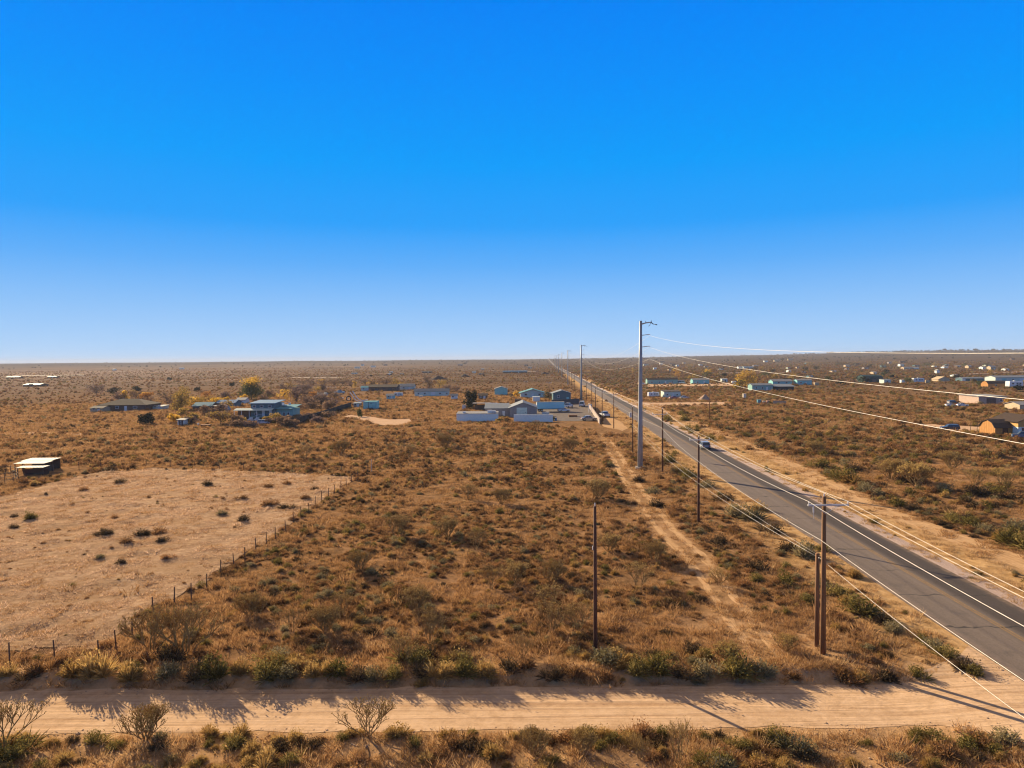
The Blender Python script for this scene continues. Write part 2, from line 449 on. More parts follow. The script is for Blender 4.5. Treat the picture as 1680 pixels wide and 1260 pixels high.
# dirt surfaces ----------------------------------------------------------
def dirt_mat(name, dark, mid, lite, rut_axis=None, rutscale=1.0):
    m, nt, bs = new_mat(name)
    geo = N(nt, 'ShaderNodeNewGeometry'); pos = geo.outputs['Position']; tc = N(nt, 'ShaderNodeTexCoord')
    a = noise(nt, pos, 1.6, 8, 0.72); b = noise(nt, pos, 0.25, 4, 0.6)
    col = ramp(nt, a, [(0.28, dark), (0.52, mid), (0.78, lite)])
    col = mixc(nt, ramp(nt, b, [(0.4, (0.0,)*3), (0.7, (0.5,)*3)]), col, lite)
    h = noise(nt, pos, 5.0, 6, 0.7)
    if rut_axis:
        rm = mapping(nt, tc.outputs['UV'], (2.2*rutscale, 0.035, 1)); ru = noise(nt, rm, 1.0, 6, 0.7, 0.9)
        col = mixc(nt, 0.75, col, mixc(nt, 1.0, col, ramp(nt, ru, [(0.35, (0.66, 0.6, 0.55)), (0.5, (0.95,)*3), (0.65, (1.12,)*3)]), 'MULTIPLY'))
        wash = N(nt, 'ShaderNodeTexWave', wave_type='BANDS', bands_direction='Y'); wash.inputs['Scale'].default_value = 0.55; wash.inputs['Distortion'].default_value = 9.0; wash.inputs['Detail'].default_value = 3
        nt.links.new(tc.outputs['UV'], wash.inputs['Vector'])
        mm = N(nt, 'ShaderNodeMath', operation='MULTIPLY', i_1=0.04); nt.links.new(wash.outputs['Fac'], mm.inputs[0])
        a3 = N(nt, 'ShaderNodeMath', operation='ADD'); nt.links.new(ru, a3.inputs[0]); nt.links.new(mm.outputs[0], a3.inputs[1])
        a4 = N(nt, 'ShaderNodeMath', operation='ADD'); nt.links.new(a3.outputs[0], a4.inputs[0])
        h2 = N(nt, 'ShaderNodeMath', operation='MULTIPLY', i_1=0.45); nt.links.new(h, h2.inputs[0]); nt.links.new(h2.outputs[0], a4.inputs[1]); h = a4.outputs[0]
    nt.links.new(col, bs.inputs['Base Color']); bs.inputs['Roughness'].default_value = 1.0; bs.inputs['Specular IOR Level'].default_value = 0.0
    bump(nt, bs, h, 0.7, 0.08)
    return m
dirt_road_m = dirt_mat('packed_dirt', (0.40, 0.26, 0.148), (0.56, 0.375, 0.225), (0.65, 0.46, 0.295), 'x')
path_m = dirt_mat('loose_sand', (0.36, 0.215, 0.105), (0.51, 0.32, 0.165), (0.62, 0.41, 0.23), 'x', 1.6)
drive_m = dirt_mat('pale_dirt', (0.40, 0.27, 0.17), (0.54, 0.36, 0.23), (0.60, 0.42, 0.28))

# dirt road with its flared mouth on the asphalt
V = []; Fc = []; uv = []
XS = list(np.arange(-160, 20, 1.0)) + list(np.arange(20, 33.3, 0.5)); NA = 14
for x in XS:
    f = max(0.0, (x-23.0)/9.5)
    y1 = 44.05 + (float(fbm(x*0.5, 1.7))-0.5)*0.7 + 4.4*f**2.0
    y0 = 38.75 + (float(fbm(x*0.4, 7.7))-0.5)*1.0 - 10*f**2.2
    xr = min(x, float(road_left(y0)) + 0.4)
    for k in range(NA+1):
        y = y0 + (y1-y0)*k/NA
        V.append((x, y, float(Hbase(x, y)) + 0.014)); uv.append((y, x))
for i in range(len(XS)-1):
    for k in range(NA):
        a = i*(NA+1)+k; Fc.append((a, a+NA+1, a+NA+2, a+1))
o = mesh_obj('dirt_road', V, Fc, dirt_road_m, smooth=True); l = o.data.uv_layers.new(name='UVMap')
for lp in o.data.loops: l.data[lp.index].uv = uv[lp.vertex_index]
tag(o, 'pale sandy dirt road crossing in front and meeting the asphalt road', None, None, 'structure')

for k, o_ in enumerate((-0.95, 0.95)):
    strip('dirt_path', [(float(two_track_x(y)) + o_ + 0.25*(float(fbm(y/7.0, k*3.0))-.5), y) for y in np.arange(45.6, 175, 0.7)], 0.42, 0.012, path_m, 4, 0.8, 6.0+k*5, ('inner' if k else 'outer') + ' rut of the faint vehicle track running along the wooden poles')
strip('dirt_path', [(float(right_path_x(y)), y) for y in np.arange(22, 320, 1.0)], 1.65, 0.012, path_m, 6, 1.7, 8.0, 'sandy dirt track running beyond the asphalt road')
def poly_sheet(name, px, mat, label, off=0.02, sub=2.0, jit=0.0):
    P = [pix(*p) if not isinstance(p, Vector) else p for p in px]
    pts = []
    for i, p in enumerate(P):
        q = P[(i+1) % len(P)]; n = max(1, int((q-p).length/sub))
        for k in range(n):
            t = p.lerp(q, k/n); j = (float(fbm(t.x/3, t.y/3+3)) - 0.5)*2*jit
            d = (q-p).normalized(); pts.append((t.x + d.y*j, t.y - d.x*j))
    bm = bmesh.new(); vs = [bm.verts.new((x, y, 0)) for x, y in pts]
    f = bm.faces.new(vs); bmesh.ops.triangulate(bm, faces=[f])
    big = 14.0
    for _ in range(3):
        long = [e for e in bm.edges if e.calc_length() > big]
        if not long: break
        bmesh.ops.subdivide_edges(bm, edges=long, cuts=1); bmesh.ops.triangulate(bm, faces=bm.faces[:])
    bmesh.ops.recalc_face_normals(bm, faces=bm.faces)
    for v in bm.verts: v.co.z = float(Hbase(v.co.x, v.co.y)) + off + 2e-4*max(0, v.co.length-200)
    if sum(f.normal.z for f in bm.faces) < 0: bmesh.ops.reverse_faces(bm, faces=bm.faces)
    me = bpy.data.meshes.new(name); bm.to_mesh(me); bm.free(); me.materials.append(mat)
    o = link(bpy.data.objects.new(name, me)); tag(o, label, None, None, 'structure'); return o

# pasture ---------------------------------------------------------------
m, nt, bs = new_mat('grazed_pasture')
geo = N(nt, 'ShaderNodeNewGeometry'); pos = geo.outputs['Position']
a = noise(nt, pos, 1.3, 8, 0.75); b = noise(nt, mapping(nt, pos, (0.5, 1, 1), (0, 0, 0.5)), 0.16, 5, 0.65)
col = ramp(nt, a, [(0.3, (0.29, 0.18, 0.105)), (0.48, (0.49, 0.32, 0.192)), (0.66, (0.67, 0.465, 0.30))])
col = mixc(nt, ramp(nt, b, [(0.36, (0.75,)*3), (0.6, (0,)*3)]), col, (0.40, 0.255, 0.14))
nt.links.new(col, bs.inputs['Base Color']); bs.inputs['Roughness'].default_value = 1.0; bs.inputs['Specular IOR Level'].default_value = 0.0
bump(nt, bs, noise(nt, mapping(nt, pos, (0.7, 1, 1)), 1.6, 8, 0.8), 1.0, 0.5)
pasture_m = m
# the pasture follows the hummocks: dense draped grid clipped to its outline
x0, y0 = PXY.min(0); x1, y1 = PXY.max(0)
gxs = np.arange(x0-1, x1+1, 0.7); gys = np.arange(y0-1, y1+1, 0.7)
mx_, my_ = np.meshgrid(gxs, gys)
jx = mx_ + (fbm(mx_/3, my_/3)-0.5)*2.0; jy = my_ + (fbm(mx_/3+50, my_/3)-0.5)*3.4
ins = in_poly(jx, jy, PXY); hz = H(mx_, my_) + 0.05
idx = -np.ones(mx_.shape, int); V = []; Fc = []
for j in range(len(gys)-1):
    for i in range(len(gxs)-1):
        if ins[j, i]:
            q = []
            for (b_, a_) in ((j, i), (j, i+1), (j+1, i+1), (j+1, i)):
                if idx[b_, a_] < 0:
                    idx[b_, a_] = len(V); V.append((mx_[b_, a_], my_[b_, a_], hz[b_, a_]))
                q.append(int(idx[b_, a_]))
            Fc.append(tuple(q))
o = mesh_obj('field', V, Fc, pasture_m, smooth=True)
tag(o, 'pale tan grazed pasture inside the wire fence', None, None, 'structure')

# other dirt patches
poly_sheet('dirt_path', [(563,684),(590,689),(625,697),(655,698),(676,692),(672,687),(640,688),(600,683),(575,681)], drive_m, 'bright sandy clearing in the scrub below the teal container', 0.03, 1.5, 1.0)
poly_sheet('dirt_path', [(-60,709),(60,708.5),(140,711),(145,713.5),(60,712.5),(-60,715)], drive_m, 'pale sandy lane at the edge of the scrub beyond the grazed pasture', 0.04, 2, 0.6)
poly_sheet('dirt_path', [(1500,695),(1560,697.5),(1625,700),(1622,712),(1575,707),(1530,703)], drive_m, 'bare dirt drive beside the brown barn', 0.03, 2, 0.5)
poly_sheet('dirt_path', [(1100,691),(1135,694),(1172,697),(1172,701),(1135,700.5),(1108,699)], path_m, 'short sandy spur joining the asphalt road to the track', 0.03, 2, 0.6)
poly_sheet('dirt_path', [(1030,660),(1080,661),(1150,660),(1195,659),(1200,664),(1140,666),(1060,666)], drive_m, 'bare dirt yard around the tan trailer home', 0.05, 3, 1.0)
poly_sheet('dirt_path', [(1045,628),(1160,629),(1210,628),(1210,633),(1120,634),(1050,635)], drive_m, 'bare dirt yard in front of the long teal mobile home', 0.1, 4, 1.0)
poly_sheet('yard', [(845,691),(982,691),(976,676),(963,664),(880,662),(845,666)], paint('concrete_yard', (0.15, 0.12, 0.10), 0.9, 0, 0.2, 0.6), 'grey paved yard around the metal garage', 0.03, 4, 0)
poly_sheet('yard', [(988,700),(1022,707),(1031,703),(1016,691),(1003,684),(990,687)], path_m, 'pale dirt pull-off between the yard wall and the asphalt road', 0.035, 3, 0.8)
lane_m = paint('dull_far_dirt', (0.27, 0.195, 0.14), 0.95)
for (px_, lb) in (([(20,616.5),(140,615.2),(140,616.2),(20,617.5)], 'thin pale dirt lane far out on the plain beyond the white shed'),
             ([(480,619.6),(560,620),(560,621),(480,620.8)], 'thin pale dirt lane far out beyond the tall yellow tree'),
             ([(1180,612),(1300,611),(1300,612),(1180,613.2)], 'thin pale dirt lane far beyond the yellow tree clump'),
             ([(800,608.6),(880,609.5),(880,610.4),(800,609.4)], 'thin pale dirt lane far beyond the light blue garage'),
             ([(1590,613.5),(1690,609),(1690,611),(1590,615.2)], 'pale dirt lane above the long grey metal shed')):
    poly_sheet('dirt_path', px_, lane_m, lb, 0.4, 6, 0)
# ------------------------------------------------------------------ light, sky, air
SUN_EL, SUN_AZ = 20.0, -38.5            # azimuth from +Y, negative = towards -X
sd = bpy.data.lights.new('sun', 'SUN'); so = link(bpy.data.objects.new('sun', sd))
sd.energy = 5.0; sd.angle = R(0.5); sd.color = (1.0, 0.79, 0.51)
to_sun = Vector((math.sin(R(SUN_AZ))*math.cos(R(SUN_EL)), math.cos(R(SUN_AZ))*math.cos(R(SUN_EL)), math.sin(R(SUN_EL))))
so.rotation_euler = to_sun.to_track_quat('Z', 'Y').to_euler(); so.location = (-60, 60, 60)

w = bpy.data.worlds.new('World'); sc.world = w; w.use_nodes = True
nt = w.node_tree; bg = nt.nodes['Background']
sky = N(nt, 'ShaderNodeTexSky'); sky.sky_type = 'NISHITA'; sky.sun_disc = False
sky.sun_elevation = R(SUN_EL); sky.sun_rotation = R(SUN_AZ); sky.altitude = 1600; sky.dust_density = 0.2; sky.ozone_density = 4
tc = N(nt, 'ShaderNodeTexCoord'); sp = N(nt, 'ShaderNodeSeparateXYZ'); nt.links.new(tc.outputs['Generated'], sp.inputs[0])
# clear desert-air gradient up to the top of view, then an added warm fill for shadows, blended with the physical sky
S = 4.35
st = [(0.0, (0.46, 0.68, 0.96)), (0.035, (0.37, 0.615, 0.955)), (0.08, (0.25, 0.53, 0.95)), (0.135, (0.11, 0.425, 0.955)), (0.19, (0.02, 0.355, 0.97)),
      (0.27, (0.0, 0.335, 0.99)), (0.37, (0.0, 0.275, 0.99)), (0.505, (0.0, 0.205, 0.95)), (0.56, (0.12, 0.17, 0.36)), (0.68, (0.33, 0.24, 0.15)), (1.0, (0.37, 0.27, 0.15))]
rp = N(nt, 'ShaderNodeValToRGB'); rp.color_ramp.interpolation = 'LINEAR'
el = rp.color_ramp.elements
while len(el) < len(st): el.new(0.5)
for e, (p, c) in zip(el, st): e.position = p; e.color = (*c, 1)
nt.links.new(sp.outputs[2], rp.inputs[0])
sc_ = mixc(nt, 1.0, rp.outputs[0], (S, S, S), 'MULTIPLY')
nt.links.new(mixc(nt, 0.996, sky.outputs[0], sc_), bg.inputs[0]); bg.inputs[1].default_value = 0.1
vs = sc.view_settings; vs.view_transform = 'Standard'; vs.look = 'None'; vs.exposure = 1.2; vs.gamma = 1.0
sc.cycles.max_bounces = 6; sc.cycles.diffuse_bounces = 2; sc.cycles.transmission_bounces = 2; sc.cycles.volume_bounces = 0
sc.cycles.use_denoising = True
sc.cycles.pixel_filter_type = 'BLACKMAN_HARRIS'; sc.cycles.filter_width = 1.15

zmin = float(GZ.min()); zmax = max(float(GZ.max()), 30.0)
hm = bpy.data.materials.new('thin_haze'); hm.use_nodes = True; hn = hm.node_tree
hn.nodes.remove(hn.nodes['Principled BSDF'])
pv = N(hn, 'ShaderNodeVolumePrincipled'); pv.inputs['Density'].default_value = 9.0e-5; pv.inputs['Color'].default_value = (0.56, 0.60, 0.71, 1); pv.inputs['Anisotropy'].default_value = 0.12
hn.links.new(pv.outputs[0], hn.nodes['Material Output'].inputs['Volume'])
ex = max(abs(xs[0]), xs[-1], abs(ys[0]), ys[-1]) + 50
hz_ = MB().box(-ex, ex, -ex, ex, zmin-1, zmax+1).build('haze', hm); tag(hz_, 'thin warm haze over the far plain', 'haze', kind='stuff')

# ------------------------------------------------------------------ plants
def tint_attr(me, per_face):
    at = me.attributes.new('tint', 'FLOAT_COLOR', 'CORNER')
    a = np.ones((len(me.loops), 4), np.float32); k = 0
    for p, t in zip(me.polygons, per_face):
        a[p.loop_start:p.loop_start+p.loop_total, :3] = t
    at.data.foreach_set('color', a.reshape(-1))

def blades(n, r, h, wid, spread=1.0, seed=0, inner=0.35, lean=0.0):
    """upright radiating stems/blades filling a dome"""
    g = random.Random(seed); V = []; Fc = []; T = []
    lob = [(g.uniform(-.45,.45)*r, g.uniform(-.45,.45)*r, g.uniform(.6,1.1)) for _ in range(5)]
    for i in range(n):
        cx, cy, ls = g.choice(lob)
        a = g.uniform(0, 2*math.pi); e = math.acos(g.uniform(0.05, 1))*spread
        rr = r*ls*g.uniform(0.55, 1.0)*0.75; hh = h*ls*g.uniform(0.6, 1.05)
        tip = Vector((cx + rr*math.sin(e)*math.cos(a), cy + rr*math.sin(e)*math.sin(a), max(0.03, hh*math.cos(e)*0.95)))
        base = Vector((cx*0.6, cy*0.6, 0)).lerp(tip, g.uniform(0, inner))
        d = tip - base; s = d.cross(Vector((g.uniform(-1,1), g.uniform(-1,1), g.uniform(-1,1)))).normalized()*wid*g.uniform(0.6, 1.3)
        m1 = base.lerp(tip, 0.6) + Vector((0, 0, 0.05*h))
        n0 = len(V); V += [base - s*0.5, base + s*0.5, m1 + s, tip, m1 - s]; Fc.append((n0, n0+1, n0+2, n0+3, n0+4))
        b = g.uniform(0.65, 1.3); w_ = g.uniform(-0.06, 0.06); T.append((b*(1+w_), b, b*(1-w_)))
    return V, Fc, T

def leaves(n, r, h, size, seed=0, nl=7):
    g = random.Random(seed); V = []; Fc = []; T = []
    lob = []
    for _ in range(nl):
        a = g.uniform(0, 6.28); q = g.uniform(0, .6)*r
        lob.append((q*math.cos(a), q*math.sin(a), g.uniform(.35,.7)*h, g.uniform(.35,.55)*r))
    for i in range(n):
        cx, cy, cz, cr = g.choice(lob)
        d = Vector((g.gauss(0,1), g.gauss(0,1), g.gauss(0,1))).normalized()*cr*g.uniform(.45,1.05)
        p = Vector((cx, cy, cz)) + Vector((d.x, d.y, d.z*h/r*0.8)); p.z = max(0.02, p.z)
        u = Vector((g.uniform(-1,1), g.uniform(-1,1), g.uniform(-1,1))).normalized(); v = u.cross(Vector((g.uniform(-1,1), g.uniform(-1,1), 1))).normalized()
        s = size*g.uniform(.6, 1.3); n0 = len(V)
        V += [p - u*s, p + v*s*0.55, p + u*s, p - v*s*0.55]; Fc.append((n0, n0+1, n0+2, n0+3))
        b = g.uniform(0.6, 1.35); T.append((b, b, b*g.uniform(.85, 1.1)))
    return V, Fc, T

def plant_mesh(name, parts, mat):
    V = []; Fc = []; T = []
    for v, f, t in parts:
        n = len(V); V += v; Fc += [tuple(i+n for i in q) for q in f]; T += t
    me = bpy.data.meshes.new(name); me.from_pydata([tuple(v) for v in V], [], Fc); me.materials.append(mat); me.update()
    tint_attr(me, T); return me

FM = {
 'rust':   foliage_mat('rust_brown_twigs', (0.19, 0.10, 0.042), (0.37, 0.198, 0.086), 0.34),
 'gold':   foliage_mat('golden_rabbitbrush', (0.36, 0.22, 0.07), (0.50, 0.33, 0.12), 0.38),
 'olive':  foliage_mat('olive_leaves', (0.15, 0.12, 0.036), (0.27, 0.205, 0.065), 0.34),
 'grey':   foliage_mat('grey_green_leaves', (0.22, 0.18, 0.09), (0.34, 0.27, 0.14), 0.3),
 'dark':   foliage_mat('dark_brown_twigs', (0.080, 0.055, 0.030), (0.15, 0.10, 0.052), 0.22),
 'straw':  foliage_mat('dry_straw', (0.42, 0.26, 0.115), (0.56, 0.37, 0.18), 0.35),
 'rustg':  foliage_mat('rust_grass', (0.295, 0.160, 0.064), (0.49, 0.288, 0.128), 0.37),
 'stub':   foliage_mat('pale_stubble', (0.36, 0.22, 0.12), (0.72, 0.50, 0.32), 0.35),
 'jun':    foliage_mat('dark_juniper', (0.028, 0.032, 0.02), (0.06, 0.06, 0.034), 0.1),
}
KINDW = {'rust': ('rust brown', 'desert_shrub'), 'gold': ('golden', 'rabbitbrush'), 'olive': ('olive green', 'sagebrush'), 'grey': ('grey green', 'sagebrush'), 'dark': ('dark brown', 'desert_shrub')}
PROTO = {}
for k, (nb, nl, r_, h_) in {'rust': (300, 150, .8, .62), 'gold': (640, 120, .8, .8), 'olive': (240, 340, .85, .75), 'grey': (260, 340, .85, .68), 'dark': (300, 160, .8, .62)}.items():
    PROTO[k] = [plant_mesh('shrub_' + k, [blades(nb, r_, h_, 0.013 if k == 'gold' else 0.017, 1.0, 10*i+3, 0.3), leaves(nl, r_*0.95, h_*0.95, 0.045, 31+i)], FM[k]) for i in range(3)]

def gn_scatter(name, pts, protos, label, cat, nonorm=False):
    """one object: points carrying scale / turn / kind, each growing a copy of one of the source plants"""
    me = bpy.data.meshes.new(name)
    P = np.array([(p[0], p[1], p[2]) for p in pts], np.float32)
    me.vertices.add(len(P)); me.vertices.foreach_set('co', P.reshape(-1))
    for nm, ty, k in (('size', 'FLOAT', 3), ('turn', 'FLOAT', 4), ('pick', 'INT', 5)):
        at = me.attributes.new(nm, ty, 'POINT')
        at.data.foreach_set('value', np.array([p[k] for p in pts], np.int32 if ty == 'INT' else np.float32))
    o = link(bpy.data.objects.new(name, me))
    c = bpy.data.collections.new(name + '_sources')
    for i, pm in enumerate(protos):
        c.objects.link(bpy.data.objects.new('%s_source_%02d' % (name, i), pm))
    ng = bpy.data.node_groups.new(name, 'GeometryNodeTree')
    ng.interface.new_socket('Geometry', in_out='INPUT', socket_type='NodeSocketGeometry')
    ng.interface.new_socket('Geometry', in_out='OUTPUT', socket_type='NodeSocketGeometry')
    gi = ng.nodes.new('NodeGroupInput'); go = ng.nodes.new('NodeGroupOutput')
    ip = ng.nodes.new('GeometryNodeInstanceOnPoints'); ci = ng.nodes.new('GeometryNodeCollectionInfo')
    ci.inputs['Collection'].default_value = c; ci.inputs['Separate Children'].default_value = True; ci.inputs['Reset Children'].default_value = True
    def na(nm, ty):
        n = ng.nodes.new('GeometryNodeInputNamedAttribute'); n.data_type = ty; n.inputs['Name'].default_value = nm; return n.outputs['Attribute']
    cx = ng.nodes.new('ShaderNodeCombineXYZ'); ng.links.new(na('turn', 'FLOAT'), cx.inputs[2])
    ng.links.new(gi.outputs[0], ip.inputs['Points']); ng.links.new(ci.outputs[0], ip.inputs['Instance'])
    ip.inputs['Pick Instance'].default_value = True
    ng.links.new(na('pick', 'INT'), ip.inputs['Instance Index']); ng.links.new(cx.outputs[0], ip.inputs['Rotation']); ng.links.new(na('size', 'FLOAT'), ip.inputs['Scale'])
    ng.links.new(ip.outputs[0], go.inputs[0])
    md = o.modifiers.new('scatter', 'NODES'); md.node_group = ng
    return tag(o, label, cat, kind='stuff')

# ---- where things may grow -------------------------------------------------
BLOCK = []      # (x, y, radius) kept clear: houses, poles, vehicles
def zone(x, y):
    x = np.asarray(x, float); y = np.asarray(y, float)
    l = road_left(y); z = np.full(x.shape, 'field', dtype='U8')
    z[x > l + ROADW] = 'verge_r'
    z[x > right_path_x(y)] = 'right'
    z[(x > l-6.5) & (x < l)] = 'verge_l'
    z[(np.abs(x - right_path_x(y)) < 1.9) & (y < 320)] = 'path'
    z[(np.abs(x - two_track_x(y)) < 1.8) & (y < 200) & (y > 46)] = 'path'
    z[in_poly(x, y, PXY)] = 'pasture'
    z[y < 38.6] = 'south'
    z[(y >= 38.3) & (y < 44.6) & (x < l)] = 'road'
    z[(y >= 44.2) & (y < 47.5) & (x < 27)] = 'bank'
    f = np.maximum(0, (x-23)/9.5)
    z[(x > 23) & (x < l+1) & (y < 44.0 + 4.4*f**2) & (y > 38.9 - 10*f**2.2)] = 'road'
    z[(x > l-0.3) & (x < l+ROADW+0.3)] = 'road'
    yard = in_poly(x, y, np.array([(p.x, p.y) for p in (pix(840,694), pix(1040,712), pix(985,660), pix(880,660), pix(838,664))]))
    z[yard] = 'yard'
    for q in CLEAR: z[in_poly(x, y, q)] = 'yard'
    return z
CLEAR = [np.array([(p.x, p.y) for p in [pix(*a) for a in q]]) for q in (
    [(563,684),(590,689),(625,697),(655,698),(676,692),(672,687),(640,688),(600,683),(575,681)],
    [(1500,696),(1560,698),(1625,701),(1622,711),(1575,706),(1530,703)],
    [(1040,661),(1190,660),(1190,664),(1060,665)], [(984,712),(1042,712),(1030,697),(1012,684),(985,685)])]

def sample(n, r0, r1, k, half=47):
    """random ground points, density falling as r**-k"""
    u = nrg.random(n); e = 2-k
    r = (r0**e + u*(r1**e - r0**e))**(1/e) if abs(e) > 1e-6 else r0*(r1/r0)**u
    b = np.radians((nrg.random(n)*2-1)*half)
    return r*np.sin(b), r*np.cos(b)

def blocked(x, y):
    m = np.zeros(len(x), bool)
    for bx, by, br in BLOCK: m |= (x-bx)**2 + (y-by)**2 < br*br
    return m
# ------------------------------------------------------------------ poles
def wood(name, c):
    m, nt, bs = new_mat(name); tc = N(nt, 'ShaderNodeTexCoord')
    f = noise(nt, mapping(nt, tc.outputs['Object'], (9, 9, 0.5)), 1.0, 6, 0.7)
    col = ramp(nt, f, [(0.3, tuple(x*0.5 for x in c)), (0.55, c), (0.75, tuple(min(1, x*1.5) for x in c))])
    nt.links.new(col, bs.inputs['Base Color']); bs.inputs['Roughness'].default_value = 0.85; bump(nt, bs, f, 0.5, 0.02); return m
DARKWOOD = wood('creosote_wood', (0.105, 0.042, 0.022)); TANWOOD = wood('weathered_pole_wood', (0.20, 0.092, 0.034)); FENCEW = wood('fence_post_wood', (0.10, 0.055, 0.035))
m, nt, bs = new_mat('galvanised_steel'); tc = N(nt, 'ShaderNodeTexCoord')
nt.links.new(ramp(nt, noise(nt, mapping(nt, tc.outputs['Object'], (2, 2, 0.4)), 1.5, 5, 0.6), [(0.3, (0.25, 0.26, 0.265)), (0.7, (0.36, 0.365, 0.365))]), bs.inputs['Base Color'])
bs.inputs['Roughness'].default_value = 0.55; bs.inputs['Metallic'].default_value = 0.25; STEEL = m
GREY = paint('pale_grey_hardware', (0.55, 0.54, 0.52), 0.5, 0.2); PORC = paint('white_porcelain', (0.72, 0.70, 0.66), 0.3)
DARKH = paint('dark_hardware', (0.06, 0.06, 0.065), 0.5)
m, nt, bs = new_mat('bare_aluminium_wire'); tc = N(nt, 'ShaderNodeTexCoord')
nt.links.new(ramp(nt, noise(nt, tc.outputs['Object'], 2.0, 2, 0.5), [(0.3, (0.44, 0.41, 0.37)), (0.7, (0.56, 0.53, 0.48))]), bs.inputs['Base Color'])
bs.inputs['Roughness'].default_value = 0.5; bs.inputs['Metallic'].default_value = 0.35; WIRE = m

def insulator(mb, x, y, z, h=0.22, r=0.055):
    mb.tube([(x, y, z), (x, y, z+h*0.25), (x, y, z+h*0.3), (x, y, z+h*0.55), (x, y, z+h*0.6), (x, y, z+h)], [r*0.4, r*0.4, r, r*0.6, r*0.95, r*0.5], 8)

def wood_pole(base, h, label, mat, arm=None, r=0.16, rise=0.6, group='wooden utility poles along the asphalt road', lean=0.0, extras=(), nseg=10):
    t = empty('utility_pole', base, 0, label, 'utility pole', group); t.rotation_euler = (0, lean, 0)
    MB().tube([(0,0,-0.3), (0,0,h*0.5), (0,0,h)], [r, r*0.85, r*0.68], nseg).build('pole', mat, t, True)
    if arm:
        xl, xr = arm; za = h - rise
        MB().box(xl, xr, -r-0.13, -r-0.01, za-0.06, za+0.06).build('crossarm', GREY, t)
        b = MB(); b.tube([(xl*0.55, -r-0.07, za-0.06), (0, -r-0.02, za-0.62)], 0.02, 5); b.tube([(xr*0.55, -r-0.07, za-0.06), (0, -r-0.02, za-0.62)], 0.02, 5); b.build('brace', GREY, t)
        for x in (xl+0.06, xr-0.06):
            q = MB(); insulator(q, x, -r-0.07, za+0.06); q.build('insulator', PORC, t)
    q = MB(); insulator(q, 0, 0, h-0.02, 0.26, 0.05); q.build('insulator', PORC, t)
    for e in extras:
        if e == 'cutout':
            q = MB(); q.tube([(xl+0.35, -r-0.12, za-0.05), (xl+0.35, -r-0.16, za-0.5)], 0.05, 7); q.tube([(xl+0.35, -r-0.16, za-0.5), (xl+0.38, -r-0.16, za-0.95)], 0.015, 5); q.build('fuse_cutout', PORC, t)
        if e == 'can':
            q = MB(); q.tube([(-r-0.32, 0, h-2.3), (-r-0.32, 0, h-1.35)], 0.26, 12); q.tube([(-r-0.32, 0, h-1.35), (-r-0.32, 0, h-1.27)], [0.28, 0.2], 12)
            c = q.build('transformer', GREY, t, False); k = MB(); insulator(k, -r-0.32, 0, h-1.27, 0.2, 0.04); k.build('bushing', PORC, c)
    BLOCK.append((base.x, base.y, 0.5)); return t
BLOCK = []
POLE_Z = {}
pA = pix(977, 1075)
a_ = wood_pole(pA, 10.7, 'lone dark reddish wooden pole without crossarm standing in the scrub before the dirt road', DARKWOOD, None, 0.15, nseg=14)
MB().box(-0.19, -0.145, -0.06, 0.06, 7.6, 7.85).build('marker_plate', PORC, a_)
pB = pix(1350, 1072)
wood_pole(pB, 11.2, 'tan wooden pole with grey crossarm beside the short stub pole near the road mouth', TANWOOD, (-1.25, 1.6), 0.2, 0.55, extras=('cutout',), nseg=14)
pC = pix(1340, 1060)
t = empty('utility_pole', pC, 0, 'short brown stub pole standing close against the tan crossarm pole', 'utility pole', 'wooden utility poles along the asphalt road')
MB().tube([(0,0,-0.3), (0,0,6.8)], [0.17, 0.15], 14).build('pole', TANWOOD, t, True); q = MB(); q.tube([(0,-0.1,6.55), (0,-0.32,6.55)], 0.025, 6); q.build('bracket', GREY, t)
pD = pix(1146, 858)
wood_pole(pD, 11.0, 'dark wooden pole with crossarm standing before the car on the asphalt road', DARKWOOD, (-1.25, 1.35), 0.17, 0.3)
pE = pix(1087, 775)
wood_pole(pE, 11.6, 'dark wooden pole with crossarm just beside the tall grey steel pole', DARKWOOD, (-1.9, 0.7), 0.17, 0.9)
pF = pix(1038, 743)
wood_pole(pF, 10.2, 'slim dark wooden pole carrying a transformer can, behind the tall grey steel pole', DARKWOOD, None, 0.14, extras=('can',))
lab = ['dark wooden pole with crossarm nearest beyond the steel pole, beside the dirt pull-off', 'dark wooden pole with crossarm standing by the white pickup in the pull-off',
       'dark wooden pole with crossarm by the low end of the white yard wall', 'dark wooden pole with crossarm beyond the white yard wall', 'short plain wooden pole behind the white yard wall',
       'tall plain wooden pole behind the second steel pole', 'tall wooden pole with crossarm well beyond the second steel pole', 'small far wooden pole just before the third steel pole', 'small far wooden pole just beside the third steel pole']
prev = pF
POLES = [pB, pD, pE, pF]
for (u, v, h, arm), lb in zip(((1007,703,10.7,1), (988,692,10.6,1), (977,678,10.3,1), (971,669,11.0,1), (962,657,9.0,0), (952,656,11.5,0), (943,641,11.5,1), (937.6,633,11.0,0), (934,630,11.0,0)), lab):
    b = pix(u, v); wood_pole(b, h, lb, DARKWOOD, (-1.2, 1.2) if arm else None, 0.15, 0.4)
for i, y in enumerate(range(600, 1400, 90)):
    wood_pole(gr(float(road_left(y))-9, y), 10.5, 'thin far wooden pole in the shrinking row beyond the third steel pole', DARKWOOD, (-1.2, 1.2), 0.15, 0.4, 'far wooden poles shrinking towards the horizon')
